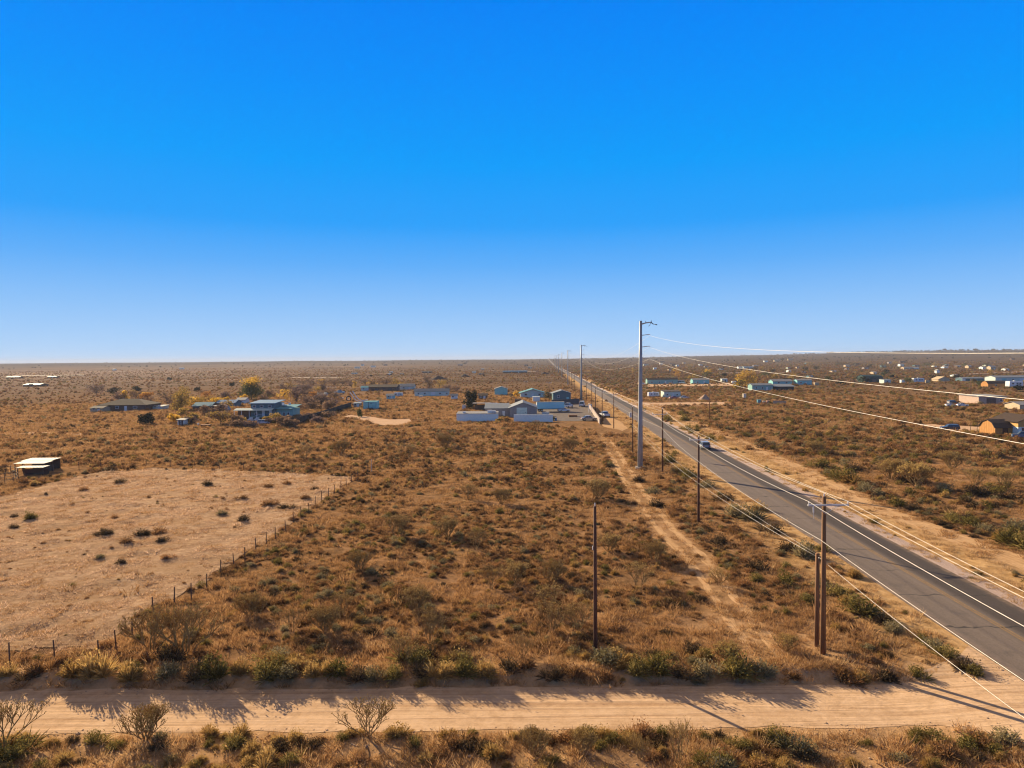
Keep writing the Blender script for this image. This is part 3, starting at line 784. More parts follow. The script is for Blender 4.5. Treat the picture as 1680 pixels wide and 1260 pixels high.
for u, v, h, lb, arm in ((901,658,9.6,'brown wooden pole with crossarm between the teal roofed house and the blue grey house', (-1.3,1.3)), (863,652,9.0,'thin dark wooden pole before the teal roofed house', (-1.1,1.1)),
                    (1164,689,10.0,'brown wooden pole standing in the scrub before the gravel pile', None), (1140,650,8.5,'thin wooden pole behind the red car and tan trailer', None),
                    (946,606,13,'small far wooden pole on the far side of the asphalt road', None), (1349,628,7,'pale short pole at the end of the blue roofed sheds', None), (1592,652,9,'pale pole rising behind the beige barn roof', None),
                    (622,652,11,'thin dark pole standing behind the teal container', None), (445,644,14,'thin pale mast rising beside the tall yellow tree', None)):
    wood_pole(pix(u, v), h, lb, TANWOOD if 'pale' in lb or 'brown' in lb else DARKWOOD, arm, 0.15, 0.4, 'wooden poles standing among the yards')

# steel transmission poles -------------------------------------------------
def t_x(y): return 24.2 + (y-129)*0.0505
def steel_pole(y, label, first=None):
    base = gr(t_x(y), y)
    if first is not None:
        o = copy_tree(first); o.location = base; o['label'] = label; o.rotation_euler = (0, 0, 0); return o
    t = empty('steel_pole', base, 0, label, 'steel pole', 'tall steel transmission poles along the asphalt road')
    MB().tube([(0,0,-0.3), (0,0,9), (0,0,19), (0,0,28)], [0.52, 0.43, 0.34, 0.25], 12).build('pole', STEEL, t, True)
    MB().tube([(0.2,0,27.4), (1.0,0,27.62), (1.95,0,27.75)], [0.13, 0.11, 0.08], 8).build('davit_arm', STEEL, t)
    q = MB(); q.tube([(1.95,-0.2,28.05), (1.95,0,27.75), (2.25,0.1,27.45), (2.65,0.1,27.32)], [0.05, 0.09, 0.09, 0.05], 7); q.tube([(2.75,0.1,27.32), (3.1,0.1,27.25)], 0.09, 7); q.tube([(1.95,0,27.75), (1.65,-0.3,27.2), (1.4,-0.3,26.95)], [0.05, 0.04, 0.05], 6); q.tube([(0.9,0,27.6), (0.95,0,28.0)], 0.05, 6)
    q.build('shield_wire_clamp', DARKH, t)
    for z in (25.4, 23.2, 21.0):
        p = MB(); pts = [(0.28+0.11*i, 0, z-0.12+0.014*i) for i in range(13)]; p.tube(pts, [0.05 if i % 2 else 0.085 for i in range(13)], 8); p.tube([(1.65,0,z+0.05), (1.8,0,z-0.1)], 0.055, 6)
        p.build('insulator', GREY, t)
    MB().tube([(0,0,-0.1), (0,0,0.35)], 0.95, 16).build('concrete_foot', paint('footing_concrete', (0.35, 0.31, 0.27), 0.9), t)
    return t
SP = steel_pole(129, 'tallest grey steel transmission pole with three insulator arms, nearest of its row')
SP.rotation_euler = (0, 0.006, 0); BLOCK.append((t_x(129), 129, 1.2))
for i, lb in enumerate(['grey steel transmission pole rising behind the white yard wall, second of its row', 'grey steel transmission pole beyond the blue grey house, third of its row', 'small far steel transmission pole, fourth of its row', 'small far steel transmission pole, fifth of its row',
                        'tiny steel transmission pole, sixth of its row', 'tiny steel transmission pole, last seen of its row near the horizon']):
    steel_pole(129 + 217*(i+1), lb, SP)

# wires ---------------------------------------------------------------------
def wire(label, spans, r, n=14, group='overhead wires along the road'):
    """spans: list of (p, q, sag)"""
    pts = []
    for i, (p, q, s) in enumerate(spans):
        p = Vector(p); q = Vector(q)
        for k in range(n + (i == len(spans)-1)):
            t = k/n; v = p.lerp(q, t); v.z -= 4*s*t*(1-t); pts.append(v)
    o = MB().tube(pts, r, 5).build('overhead_wire', WIRE, None, True); return tag(o, label, 'wire', group)
def chain(P, off, sags): return [(P[i]+Vector(off[i]), P[i+1]+Vector(off[i+1]), sags[i]) for i in range(len(P)-1)]
p0 = pB + (pB-pD)*1.0; p0.z = 0
pole_chain = [p0, pB, pD, pE, pix(1007,703), pix(988,692), pix(977,678)]
zs = [10.9, 10.9, 10.95, 11.0, 10.55, 10.45, 10.2]
wire('bright bare wire strung on the road-far crossarm ends, topmost beside the pole tops', chain(pole_chain, [(1.5,0,zs[0]), (1.54,-.2,zs[1]), (1.29,-.2,zs[2]), (0.64,-.2,zs[3]), (1.1,0,zs[4]), (1.1,0,zs[5]), (1.1,0,zs[6])], [0.35]*6), 0.012)
wire('bright bare wire strung along the tops of the wooden poles', chain(pole_chain, [(0,0,11.35), (0,0,11.45), (0,0,11.25), (0,0,11.8), (0,0,10.95), (0,0,10.85), (0,0,10.55)], [0.35]*6), 0.012)
wire('thick bright bare wire strung on the field-side crossarm ends, over the asphalt road', chain(pole_chain, [(-1.2,0,zs[0]), (-1.19,-.2,zs[1]), (-1.19,-.2,zs[2]), (-1.84,-.2,zs[3]), (-1.1,0,zs[4]), (-1.1,0,zs[5]), (-1.1,0,zs[6])], [0.35]*6), 0.015)
wire('pale cable hung midway up the wooden poles, along the near edge of the asphalt', chain(pole_chain, [(-0.2,0,8.05), (-0.2,0,8.1), (-0.2,0,8.06), (-0.2,0,8.2), (-0.2,0,7.6), (-0.2,0,7.5), (-0.2,0,7.3)], [0.3]*6), 0.013)
wire('low sagging cable from the short stub pole to the transformer pole', [(pC+Vector((0,-.3,6.55)), pF+Vector((-.1,0,6.0)), 1.45)], 0.012, 24)
wire('second low cable leaving the short stub pole, hanging above the lowest one', [(pC+Vector((0.02,-.3,6.7)), pF+Vector((-.1,0,6.4)), 0.95)], 0.008, 24)
wire('pale low cable running from the stub pole down over the road mouth', [(pC+Vector((0.05,-.3,6.55)), p0+Vector((0.6,-4,6.4)), 0.7)], 0.012, 24)
TY = [-88, 129, 346, 563, 780, 997]
for z, sg, lb in ((25.35, 4.2, 'long sagging conductor on the topmost insulator arms of the steel poles'), (23.15, 3.9, 'long sagging conductor on the middle insulator arms of the steel poles'), (20.95, 3.5, 'long sagging conductor on the lowest insulator arms of the steel poles')):
    wire(lb, [((t_x(a)+1.8, a, z-0.1), (t_x(b)+1.8, b, z-0.1), sg) for a, b in zip(TY, TY[1:])], 0.013, 40)

# fences ---------------------------------------------------------------------
def wire_fence(pts, hs, label, ph=1.45, r=0.055, strands=(0.4, 0.8, 1.2), mat=FENCEW, rwire=0.007, endm=None):
    t = empty('wire_fence', pts[0], 0, label, 'fence')
    o0 = pts[0]
    for i, p in enumerate(pts):
        h = hs[i] if hs else ph*(0.9+0.2*rng.random()); a, b = (rng.uniform(-.05,.05) for _ in range(2)); q = p - o0
        MB().tube([(q.x, q.y, q.z-0.2), (q.x+a*h, q.y+b*h, q.z+h)], [r, r*0.8], 6).build('post', endm if (endm and i == len(pts)-1) else mat, t)
    for s in strands:
        w_ = MB()
        w_.tube([p - o0 + Vector((0, -r, s)) for p in pts], rwire, 4); w_.build('wire', WIRE_D, t)
    return t
WIRE_D = paint('rusty_wire', (0.20, 0.13, 0.09), 0.7, 0.3)
ext = [pix(-110, 1094), pix(-55, 1091)]
wire_fence(ext + FP, [1.5]*(len(FP)+1) + [2.6], 'long wire fence with dark wooden posts around the grazed pasture, along the scrub', 1.5, endm=paint('whitewashed_post', (0.5, 0.47, 0.42), 0.8))
back = [pix(u, v) for u, v in ((603,775),(560,774),(520,774),(480,773),(440,772),(400,771),(360,769),(320,768),(280,767),(240,766),(200,767),(165,768),(130,771))]
wire_fence(back, None, 'faint wire fence along the far edge of the grazed pasture', 1.5, 0.05)
wire_fence([pix(u, v) for u, v in ((1515,706),(1545,706.5),(1572,706),(1592,707),(1603,707),(1617,708))], None, 'row of thin dark fence posts before the brown barn', 2.0, 0.06)
CREAM = paint('pale_rail_paint', (0.62, 0.56, 0.46), 0.6)
def rail_fence(px, label, h, rails, mat, r=0.05):
    P = [pix(*p) for p in px]; t = empty('rail_fence', P[0], 0, label, 'fence')
    for p in P:
        q = p-P[0]; MB().tube([(q.x, q.y, q.z-0.2), (q.x, q.y, q.z+h)], r, 6).build('post', mat, t)
    for z in rails:
        MB().tube([p-P[0]+Vector((0, -r*1.5, z)) for p in P], r*0.7, 5).build('rail', mat, t)
    return t
rail_fence([(-30,784),(-14,783),(0,782),(9,781),(18,781),(25,783),(30,786),(22,791),(8,794),(-10,797)], 'weathered rail pen beside the pale roofed animal shelter', 2.0, (0.6, 1.2, 1.85), FENCEW)
rail_fence([(505,637),(520,637),(535,637),(551,637)], 'long pale rail fence behind the pale blue pickup', 1.3, (0.6, 1.2), CREAM, 0.09)
def screen(px, label, h, mat, name='mesh_fence'):
    P = [pix(*p) for p in px]; t = empty(name, P[0], 0, label, 'fence')
    for a, b in zip(P, P[1:]):
        d = (b-a); n = Vector((-d.y, d.x, 0)).normalized()*0.04; a0 = a-P[0]; b0 = b-P[0]
        s = MB(); s.add([a0-n, b0-n, b0+n, a0+n] + [q+Vector((0,0,h)) for q in (a0-n, b0-n, b0+n, a0+n)], [(3,2,1,0),(4,5,6,7),(0,1,5,4),(1,2,6,5),(2,3,7,6),(3,0,4,7)]); s.build('panel', mat, t)
    for p in P: q = p-P[0]; MB().tube([(q.x, q.y-0.12, q.z-0.1), (q.x, q.y-0.12, q.z+h+0.15)], 0.06, 6).build('post', FENCEW, t)
    return t
screen([(466,699),(490,695),(515,688),(540,680),(560,673),(576,668)], 'long dark screened fence beside the blue two storey house', 2.2, paint('dark_fence_screen', (0.055, 0.05, 0.045), 0.9))
screen([(1268,663),(1278,663.5),(1289,664)], 'patchy fence of pale wooden pallets in the scrub beyond the road', 1.6, paint('grey_pallet_wood', (0.33, 0.29, 0.22), 0.9), 'pallet_fence')

# ------------------------------------------------------------------ buildings
GLASS = paint('dark_window_glass', (0.05, 0.07, 0.09), 0.15); TRIM = paint('white_trim', (0.72, 0.72, 0.70), 0.5)
def scale_at(u, v):
    p = pix(u, v); return p, p.y/F
def opening(kind, x, z0, w_, h, parent, y=-0.0, mat=None, side=None, fm=None):
    """window or door standing 4 cm proud of the front wall (or of a side wall at x=side)"""
    def bx(a, b, c, d, pr):
        if side is None: return MB().box(a, b, y-pr, y+0.03, c, d)
        s = -1 if side < 0 else 1
        return MB().box(min(side, side+s*pr)-(0.03 if s > 0 else 0), max(side, side+s*pr)+(0.03 if s < 0 else 0), a, b, c, d)
    if kind == 'w':
        f = bx(x-w_/2, x+w_/2, z0, z0+h, 0.05).build('window', fm or TRIM, parent)
        bx(x-w_/2+0.12, x+w_/2-0.12, z0+0.12, z0+h-0.12, 0.08).build('pane', GLASS, f)
    else:
        f = bx(x-w_/2, x+w_/2, z0, z0+h, 0.06).build('garage_door' if kind == 'g' else 'door', mat or TRIM, parent)
        bx(x+w_*0.32, x+w_*0.38, z0+h*0.45, z0+h*0.5, 0.11).build('handle', DARKH, f)

def house(name, label, cat, u, v, wpx, D, hpx, roof, rpx, wm, rm, yaw=0, ridge='x', over=0.4, ops=(), group=None, sink=0.15):
    p, k = scale_at(u, v); W = wpx*k; h = hpx*k; rh = rpx*k
    t = empty(name, p, R(yaw), label, cat, group); T = 0.14; a = W/2
    if roof == 'gable':
        if ridge == 'x': MB().prism([(0,-sink), (D,-sink), (D,h), (D/2,h+rh), (0,h)], 'x', -a, a).build('wall', wm, t)
        else: MB().prism([(-a,-sink), (a,-sink), (a,h), (0,h+rh), (-a,h)], 'y', 0, D).build('wall', wm, t)
        hw = D/2 if ridge == 'x' else a; s = rh/hw; o = over
        c = D/2 if ridge == 'x' else 0
        pr = [(c-hw-o, h-o*s+0.012), (c, h+rh+0.012), (c+hw+o, h-o*s+0.012), (c+hw+o, h-o*s+T), (c, h+rh+T), (c-hw-o, h-o*s+T)]
        (MB().prism(pr, 'x', -a-o, a+o) if ridge == 'x' else MB().prism(pr, 'y', -o, D+o)).build('roof', rm, t)
    elif roof == 'gambrel':
        pr = [(0,-sink), (D,-sink), (D,h), (D*0.82,h+rh*0.62), (D/2,h+rh), (D*0.18,h+rh*0.62), (0,h)]
        MB().prism(pr, 'x', -a, a).build('wall', wm, t)
        up = pr[2:]; out = [(up[0][0]+0.25, up[0][1]-0.2), (up[1][0]+0.12, up[1][1]+0.05), (up[2][0], up[2][1]+0.15), (up[3][0]-0.12, up[3][1]+0.05), (up[4][0]-0.25, up[4][1]-0.2)]
        inn = [(D+0.02, h-0.2), (D*0.82+0.02, h+rh*0.62+0.01), (D/2, h+rh+0.02), (D*0.18-0.02, h+rh*0.62+0.01), (-0.02, h-0.2)]
        MB().prism(out + inn[::-1], 'x', -a-0.25, a+0.25).build('roof', rm, t)
    elif roof == 'arch':
        n = 14; pr = [(a*math.cos(math.pi*i/n), h*math.sin(math.pi*i/n)) for i in range(n+1)]
        MB().prism([(a,-sink)] + pr + [(-a,-sink)], 'y', 0, D).build('wall', wm, t)
        out = [((a+.12)*math.cos(math.pi*i/n), (h+.12)*math.sin(math.pi*i/n)) for i in range(n+1)]; inn = [((a+.02)*math.cos(math.pi*i/n), (h+.02)*math.sin(math.pi*i/n)) for i in range(n+1)]
        MB().prism(out + inn[::-1], 'y', -0.3, D+0.3).build('roof', rm, t)
    elif roof == 'hip':
        MB().box(-a, a, 0, D, -sink, h).build('wall', wm, t)
        o = over; q = min(D/2, a*0.7)
        V = [(-a-o,-o,h+.012), (a+o,-o,h+.012), (a+o,D+o,h+.012), (-a-o,D+o,h+.012), (-a-o,-o,h+T), (a+o,-o,h+T), (a+o,D+o,h+T), (-a-o,D+o,h+T), (-a+q,D/2,h+rh+T), (a-q,D/2,h+rh+T)]
        MB().add(V, [(3,2,1,0),(0,1,5,4),(1,2,6,5),(2,3,7,6),(3,0,4,7),(4,5,9,8),(5,6,9),(6,7,8,9),(7,4,8)]).build('roof', rm, t)
    else:   # flat or shed: rpx = rise of the back edge
        MB().prism([(0,-sink), (D,-sink), (D,h+rh), (0,h)], 'x', -a, a).build('wall', wm, t)
        s = rh/D; o = over
        MB().prism([(-o,h-o*s+.012), (D+o,h+rh+o*s+.012), (D+o,h+rh+o*s+T), (-o,h-o*s+T)], 'x', -a-o, a+o).build('roof', rm, t)
    for q in ops:
        kind, x, z0, w_, hh = q[:5]; opening(kind, x*W, z0, w_, hh, t, mat=q[5] if len(q) > 5 else None)
    BLOCK.append((p.x, p.y + D/2, max(W, D)*0.62)); return t, W, h

Cc = {
 'white': paint('white_siding', (0.78, 0.83, 0.74), 0.6), 'pale': ribbed('pale_grey_siding', (0.60, 0.68, 0.59), 2.5), 'teal': ribbed('teal_siding', (0.27, 0.46, 0.41), 2.5), 'lblue': ribbed('light_blue_siding', (0.27, 0.58, 0.56), 2.0),
 'blue': ribbed('blue_grey_siding', (0.12, 0.20, 0.22), 2.5, axis=2), 'grey': ribbed('warm_grey_siding', (0.30, 0.265, 0.255), 2.2), 'tan': paint('tan_stucco', (0.52, 0.40, 0.26), 0.8), 'brown': paint('brown_stucco', (0.15, 0.10, 0.075), 0.85),
 'beige': ribbed('pinkish_beige_metal', (0.50, 0.37, 0.29), 2.0), 'barn': ribbed('orange_brown_boards', (0.46, 0.235, 0.085), 1.5), 'dkgreen': ribbed('dark_green_metal', (0.05, 0.09, 0.09), 2.0),
 'rteal': ribbed('teal_metal_roof', (0.16, 0.36, 0.40), 1.5), 'rgrey': ribbed('grey_metal_roof', (0.27, 0.29, 0.30), 1.5, 0.45, 0.3), 'rwhite': ribbed('white_metal_roof', (0.34, 0.33, 0.31), 1.5, 0.4), 'rdark': paint('dark_shingle_roof', (0.085, 0.065, 0.055), 0.9, 0, 0.2), 'rblue': ribbed('blue_metal_roof', (0.16, 0.30, 0.46), 1.5, 0.5),
 'rbrown': paint('brown_shingle_roof', (0.07, 0.05, 0.04), 0.9, 0, 0.2), 'orange': paint('orange_stucco', (0.60, 0.34, 0.12), 0.8),
}
C = Cc
house('house', 'low brown house with broad dark hipped roof behind the dark juniper', 'house', 200, 674, 78, 13, 9, 'hip', 9, C['brown'], C['rbrown'], ops=[('w', -.3, 1.0, 1.6, 1.1), ('w', -.1, 1.0, 1.6, 1.1), ('d', .08, 0, 1.1, 2.1), ('w', .28, 1.0, 1.8, 1.1)])
house('shed', 'small white shed with open front under the yellow bush', 'shed', 297, 698, 11, 2.6, 9, 'flat', 1.0, C['white'], C['rwhite'], ops=[('d', -.2, 0, .7, 1.7, GLASS), ('d', .2, 0, .7, 1.7, GLASS)])
house('shed', 'long shed with teal roof and white eave beside the arched shed', 'shed', 331, 672, 30, 8, 6, 'gable', 5, C['brown'], C['rteal'], ops=[('d', .1, 0, 1.2, 1.6)])
house('shed', 'blue roofed shed behind the arched shed', 'shed', 370, 668, 30, 8, 7, 'gable', 4, C['blue'], C['rblue'], ops=[('w', 0, .8, 1.2, .8)])
house('arched_shed', 'brown shed with round arched front and small white window', 'shed', 351, 676, 26, 9, 10, 'arch', 0, C['brown'], C['rgrey'], ops=[('w', .1, .7, .9, 1.0)])
house('long_barn', 'long dark barn with low roof behind the curved white chute', 'barn', 628, 641, 46, 12, 6, 'gable', 3.5, C['brown'], C['rbrown'], ops=[('d', -.2, 0, 3, 1.8, GLASS), ('d', .25, 0, 3, 1.8, GLASS)])
house('house', 'small house with grey roof at the end of the long dark barn', 'house', 667, 639, 24, 9, 5, 'gable', 4, C['pale'], C['rgrey'], ops=[('w', -.2, .8, 1.5, .9), ('d', .2, 0, 1.2, 1.8)])
house('mobile_home', 'long pale mobile home with grey roof and white door standing in open scrub', 'mobile home', 708, 649.5, 56, 6, 8, 'gable', 3.5, C['pale'], C['rgrey'], ops=[('w', -.38, .9, 1.1, 1.0), ('w', -.2, .9, 1.3, 1.0), ('g', .05, .2, 2.4, 2.0), ('w', .25, .9, 1.3, 1.0), ('w', .45, .9, .9, 1.0)])
house('garage', 'light blue garage with gabled white eave and wide door', 'garage', 822, 648, 21, 9, 10, 'gable', 3.5, C['lblue'], C['rwhite'], ridge='y', ops=[('g', 0, 0, 4.2, 3.0, C['lblue'])])
house('house', 'pale house with bright teal roof beside the yellow bush', 'house', 874, 652, 40, 12, 7.5, 'gable', 6, C['pale'], C['rteal'], ridge='y', over=1.0, ops=[('w', -.28, 1.0, 1.6, 1.2), ('d', 0, 0, 1.1, 2.1), ('w', .28, 1.0, 1.6, 1.2)])
house('house', 'blue grey house with white gable edge behind the light blue box trailer', 'house', 922, 657, 29, 11, 12, 'gable', 4.5, C['blue'], C['rgrey'], ridge='y', ops=[('d', .33, 0, 1.4, 1.7, C['lblue']), ('w', -.2, 1.5, 1.2, 1.2)])
g, W, h = house('garage', 'grey metal garage with white roller door and white gable trim inside the walled yard', 'garage', 858.5, 684, 45, 15, 15, 'gable', 8.5, C['grey'], C['rgrey'], ridge='y', ops=[('g', -.05, 0, 3.8, 3.4, C['pale'])])
MB().box(-W/2-9, -W/2-0.01, 3, 12, -.1, 2.9).build('side_wing', C['grey'], g); MB().prism([(2.6,2.92), (12.4,4.2), (12.4,4.34), (2.6,3.06)], 'x', -W/2-9.3, -W/2-0.02).build('wing_roof', C['rgrey'], g)
opening('d', -W/2-2.2, 0, 0.9, 2.0, g, y=3.0); opening('w', -W/2-5.2, 1.0, 1.2, 1.0, g, y=3.0)
b, W, h = house('long_building', 'long low white flat roofed building at the front of the walled yard', 'building', 783, 691, 68, 9, 12, 'flat', .6, C['white'], C['rwhite'], over=.1)
for x, y, s in ((-4.6, 2.2, .5), (4.2, 3.0, .75), (5.6, 4.2, .6)): MB().box(x-s, x+s, y-s, y+s, h+.16, h+.16+s*1.2).build('rooftop_unit', TRIM, b)
house('mobile_home', 'long teal mobile home with white end wall beyond the asphalt road', 'mobile home', 1087, 630, 50, 7, 7.5, 'gable', 2.5, C['teal'], C['rdark'], ops=[('w', -.35, 1.0, 1.5, 1.1), ('w', -.1, 1.0, 1.5, 1.1), ('d', .1, .3, 1.2, 2.0), ('w', .32, 1.0, 1.5, 1.1)])
house('mobile_home', 'white and blue mobile home next along from the long teal one', 'mobile home', 1150, 630, 27, 7, 7, 'gable', 2.0, C['lblue'], C['rwhite'], ops=[('w', -.2, 1.0, 1.5, 1.1), ('d', .2, .3, 1.2, 2.0)])
house('shed', 'small white shed with dark doorway behind the gravel pile yard', 'shed', 1189, 627, 9, 4, 5, 'flat', 1, C['white'], C['rwhite'], ops=[('d', .1, 0, 1.3, 1.9, GLASS)])
house('trailer_home', 'tan trailer home with sunlit end wall and a red car in front', 'mobile home', 1103, 652, 27, 8, 9.5, 'flat', 1.2, C['pale'], C['rdark'], ops=[('w', -.3, 1.0, 1.1, .9), ('w', .3, 1.0, 1.1, .9), ('d', .05, .2, 1.0, 2.0)])
house('house', 'blue green low house half hidden by the yellow tree clump', 'house', 1251, 640.5, 34, 8, 8.5, 'gable', 2.5, C['teal'], C['rgrey'], ops=[('w', -.3, 1, 1.2, 1.2), ('w', 0, 1, 1.2, 1.2), ('d', .22, 0, 1.1, 2.0), ('w', .4, 1, .9, 1.0)])
house('carport', 'open carport with pale grey roof and dark shaded front', 'carport', 1287, 640, 31, 8, 6, 'shed', 2.6, paint('carport_shade', (0.055, 0.055, 0.06), .9), C['rgrey'], over=.9)  # solid walls coloured near black to stand for the shade under the roof
house('house', 'pale house with white roof behind the open carport', 'house', 1284, 631, 32, 9, 5.5, 'gable', 3, C['lblue'], C['rwhite'], ops=[('w', -.2, .9, 1.5, 1.2), ('w', .2, .9, 1.5, 1.2)])
house('mobile_home', 'light blue mobile home with white roof past the open carport', 'mobile home', 1320, 631, 24, 7, 7, 'gable', 2, C['lblue'], C['rwhite'], ops=[('w', -.25, .9, 1.4, 1.1), ('d', .1, 0, 1.1, 1.9)])
house('barn', 'large dark green barn with curved roofline amid dark trees', 'barn', 1434, 627, 30, 14, 6.5, 'gambrel', 5, C['dkgreen'], C['dkgreen'], ops=[('d', 0, 0, 3.0, 2.6, GLASS)])
house('mobile_home', 'small grey home at the end of the dark green barn', 'mobile home', 1456, 629, 11, 7, 6, 'flat', .6, C['pale'], C['rgrey'], ops=[('w', 0, .9, 1.5, 1.0)])
house('house', 'tan house with stepped gable standing alone in dark scrub', 'house', 1549, 625.5, 19, 9, 3.5, 'gable', 4, C['tan'], C['tan'], ridge='y', ops=[('w', 0, .6, 1.2, .8)])
house('shed', 'narrow white shed standing above the grey roofed shed row', 'shed', 1539, 613, 5, 4, 5, 'gable', 2, C['white'], C['rwhite'], ridge='y', ops=[('d', 0, 0, 1.2, 2.0)])
house('long_shed', 'long low grey shed with white end door', 'shed', 1597, 625, 36, 9, 4.2, 'gable', 1.8, C['blue'], C['rgrey'], ops=[('g', -.44, 0, 2.8, 2.6)])
house('long_shed', 'large grey metal shed with tan sunlit end wall, high at the frame edge', 'shed', 1662, 627, 58, 12, 8, 'gable', 2.5, C['pale'], C['rgrey'], ops=[('g', -.25, 0, 3.4, 3.0, C['lblue']), ('w', .0, 1.2, 1.8, 1.2), ('g', .25, 0, 3.4, 3.0)])
house('barn', 'tan arched barn with long dark side below the large grey shed', 'barn', 1637, 635, 32, 7, 6, 'gambrel', 4, C['barn'], C['rdark'], ops=[('d', -.1, 0, 1.6, 2.0, GLASS)])
house('barn', 'big pinkish beige metal barn with long shaded side', 'barn', 1628.5, 663, 46, 13, 12.5, 'flat', 1.0, C['beige'], C['rwhite'], over=.5, ops=[('g', -.05, 0, 4.0, 2.6, GLASS), ('w', .3, 1.2, 1.2, .9)])
house('barn', 'brown gambrel barn with sunlit orange end wall', 'barn', 1649, 715, 33, 6.0, 14, 'gambrel', 11, C['barn'], C['rdark'], ops=[('d', 0, 0, 1.4, 2.2, DARKWOOD)])
g, W, h = house('house', 'orange and white two storey house cut by the frame edge', 'house', 1692, 716, 44, 9, 25, 'gable', 9, C['orange'], C['rbrown'], ridge='y', over=.6)
MB().box(-W/2-.03, W/2+.03, -.05, 8.9, -.1, h*0.62).build('lower_wall', C['white'], g); opening('w', -.3*W, 1.2, 1.2, 1.2, g, y=-.05); opening('w', .1*W, 1.2, 1.2, 1.2, g, y=-.05)
house('house', 'pale tan house at the frame edge behind the orange bush', 'house', 1690, 673, 34, 8, 9, 'gable', 4, C['tan'], C['rwhite'], ops=[('w', -.2, 1, 1.2, 1.1)])

# two storey blue house with porch and white steps
p, k = scale_at(435, 689)
t = empty('house', p, R(-4), 'blue two storey house with porch, white posts and two white stairways', 'house')
MB().box(-5.2, 3.6, 0, 8.5, -.1, 5.9).build('wall', C['blue'], t); MB().prism([(-.8,5.93), (8.9,6.6), (8.9,6.76), (-.8,6.09)], 'x', -5.7, 4.1).build('roof', C['rblue'], t)
MB().box(3.62, 9.6, 1.5, 8.3, -.1, 3.9).build('side_wing', C['teal'], t); MB().prism([(.2,3.93), (8.6,4.9), (8.6,5.04), (.2,4.07)], 'x', 3.63, 10.2).build('wing_roof', C['rteal'], t)
MB().prism([(-2.4,3.55), (-.02,4.15), (-.02,4.27), (-2.4,3.67)], 'x', -10.6, 3.4).build('porch_roof', C['pale'], t)
MB().box(-10.2, -5.25, .4, 7.0, -.1, 3.4).build('side_wing', C['brown'], t)
MB().box(-5.0, 3.4, -2.3, -.02, 1.15, 1.32).build('porch_deck', C['teal'], t)
for x in (-10.3, -7.6, -4.8, -2.1, .6, 3.2): MB().box(x-.07, x+.07, -2.3, -2.16, -.1, 3.54).build('porch_post', TRIM, t)
q = MB(); q.box(-1.9, .5, -2.35, -2.29, 2.05, 2.13); q.box(-1.9, .5, -2.35, -2.29, 1.6, 1.66); q.build('porch_rail', TRIM, t)
for x in (-3.9, -1.6):
    s = MB()
    for i in range(6): s.box(x-.55-i*.16, x+.55-i*.16, -2.34-.27*(i+1), -2.34-.27*i, -.05, 1.15-.19*i)
    s.build('staircase', TRIM, t)
for x, z in ((-3.9, 4.4), (-1.2, 4.4), (1.8, 4.4), (-3.2, 1.6)): opening('w', x, z, 1.2, 1.0, t)
for x in (-.6, 2.0): opening('d', x, 1.34, 1.0, 2.05, t, mat=TRIM)
for x in (4.8, 6.4, 8.0): opening('w', x, 1.2, .9, 1.5, t, y=1.5)
q = MB(); q.box(5.0, 7.6, 3.0, 5.0, 5.05, 5.15); q.box(5.0, 7.6, 3.0, 3.1, 5.9, 6.0); q.box(5.0, 5.1, 3.0, 5.0, 5.15, 5.9); q.box(7.5, 7.6, 3.0, 5.0, 5.15, 5.9); q.build('roof_rack', TRIM, t)
BLOCK.append((p.x, p.y+4, 9))

SHED_R = ribbed('dull_galvanised_roof', (0.20, 0.19, 0.18), 1.5)
# animal shelter: three lean-to roofs
p, k = scale_at(64, 779)
t = empty('animal_shelter', p, 0, 'open animal shelter under three overlapping pale metal lean-to roofs', 'shelter')
for x0_, x1_, y0_, z0_, d_, dz in ((-7.0, -1.1, 5.0, 1.9, 3.2, .12), (-6.2, -.3, 1.9, 1.8, 2.8, .12), (-3.9, 1.2, -.6, 1.4, 2.0, .1)):
    MB().prism([(y0_,z0_), (y0_+d_,z0_+dz), (y0_+d_,z0_+dz+.07), (y0_,z0_+.07)], 'x', x0_, x1_).build('roof', SHED_R, t)
    for x in (x0_+.2, x1_-.2):
        for y in (y0_+.2, y0_+d_-.2): MB().box(x-.06, x+.06, y-.06, y+.06, -.1, z0_+dz*(y-y0_)/d_-.01).build('post', FENCEW, t)
MB().box(-3.6, .9, 1.25, 1.35, -.1, .9).build('back_wall', paint('red_brown_boards', (0.16, 0.07, 0.05), .9), t); MB().box(-6.8, -1.3, 8.0, 8.1, -.1, 1.85).build('back_wall', C['brown'], t); MB().box(-2.2, -.4, 4.6, 4.7, -.1, 1.2).build('side_wall', paint('grey_boards', (0.2, 0.17, 0.14), .9), t)
BLOCK.append((p.x, p.y+3, 7))

# containers, trailers ------------------------------------------------------
def container(u, v, wpx, D, hpx, mat, label, name='shipping_container', cat='container', yaw=0):
    p, k = scale_at(u, v); W = wpx*k; h = hpx*k; t = empty(name, p, R(yaw), label, cat)
    MB().box(-W/2+.08, W/2-.08, .08, D-.08, .1, h-.08).build('body', mat, t)
    f = MB()
    for x in (-W/2, W/2-.16):
        for y in (0, D-.16): f.box(x, x+.16, y, y+.16, 0, h)
    for z in (.02, h-.16):
        f.box(-W/2+.161, W/2-.161, 0, .14, z, z+.14); f.box(-W/2+.161, W/2-.161, D-.14, D, z, z+.14)
    f.build('frame', mat, t)
    MB().box(-W*.12-.08, -W*.12+.08, .0, .079, .2, h-.2).build('door_bar', DARKH, t); MB().box(W*.05, W*.12, .02, .079, h*.72, h*.82).build('vent', DARKH, t)
    BLOCK.append((p.x, p.y+D/2, max(W, D)*.6)); return t
container(607, 671.5, 22, 6, 13, C['lblue'], 'teal shipping container above the bright sandy clearing')

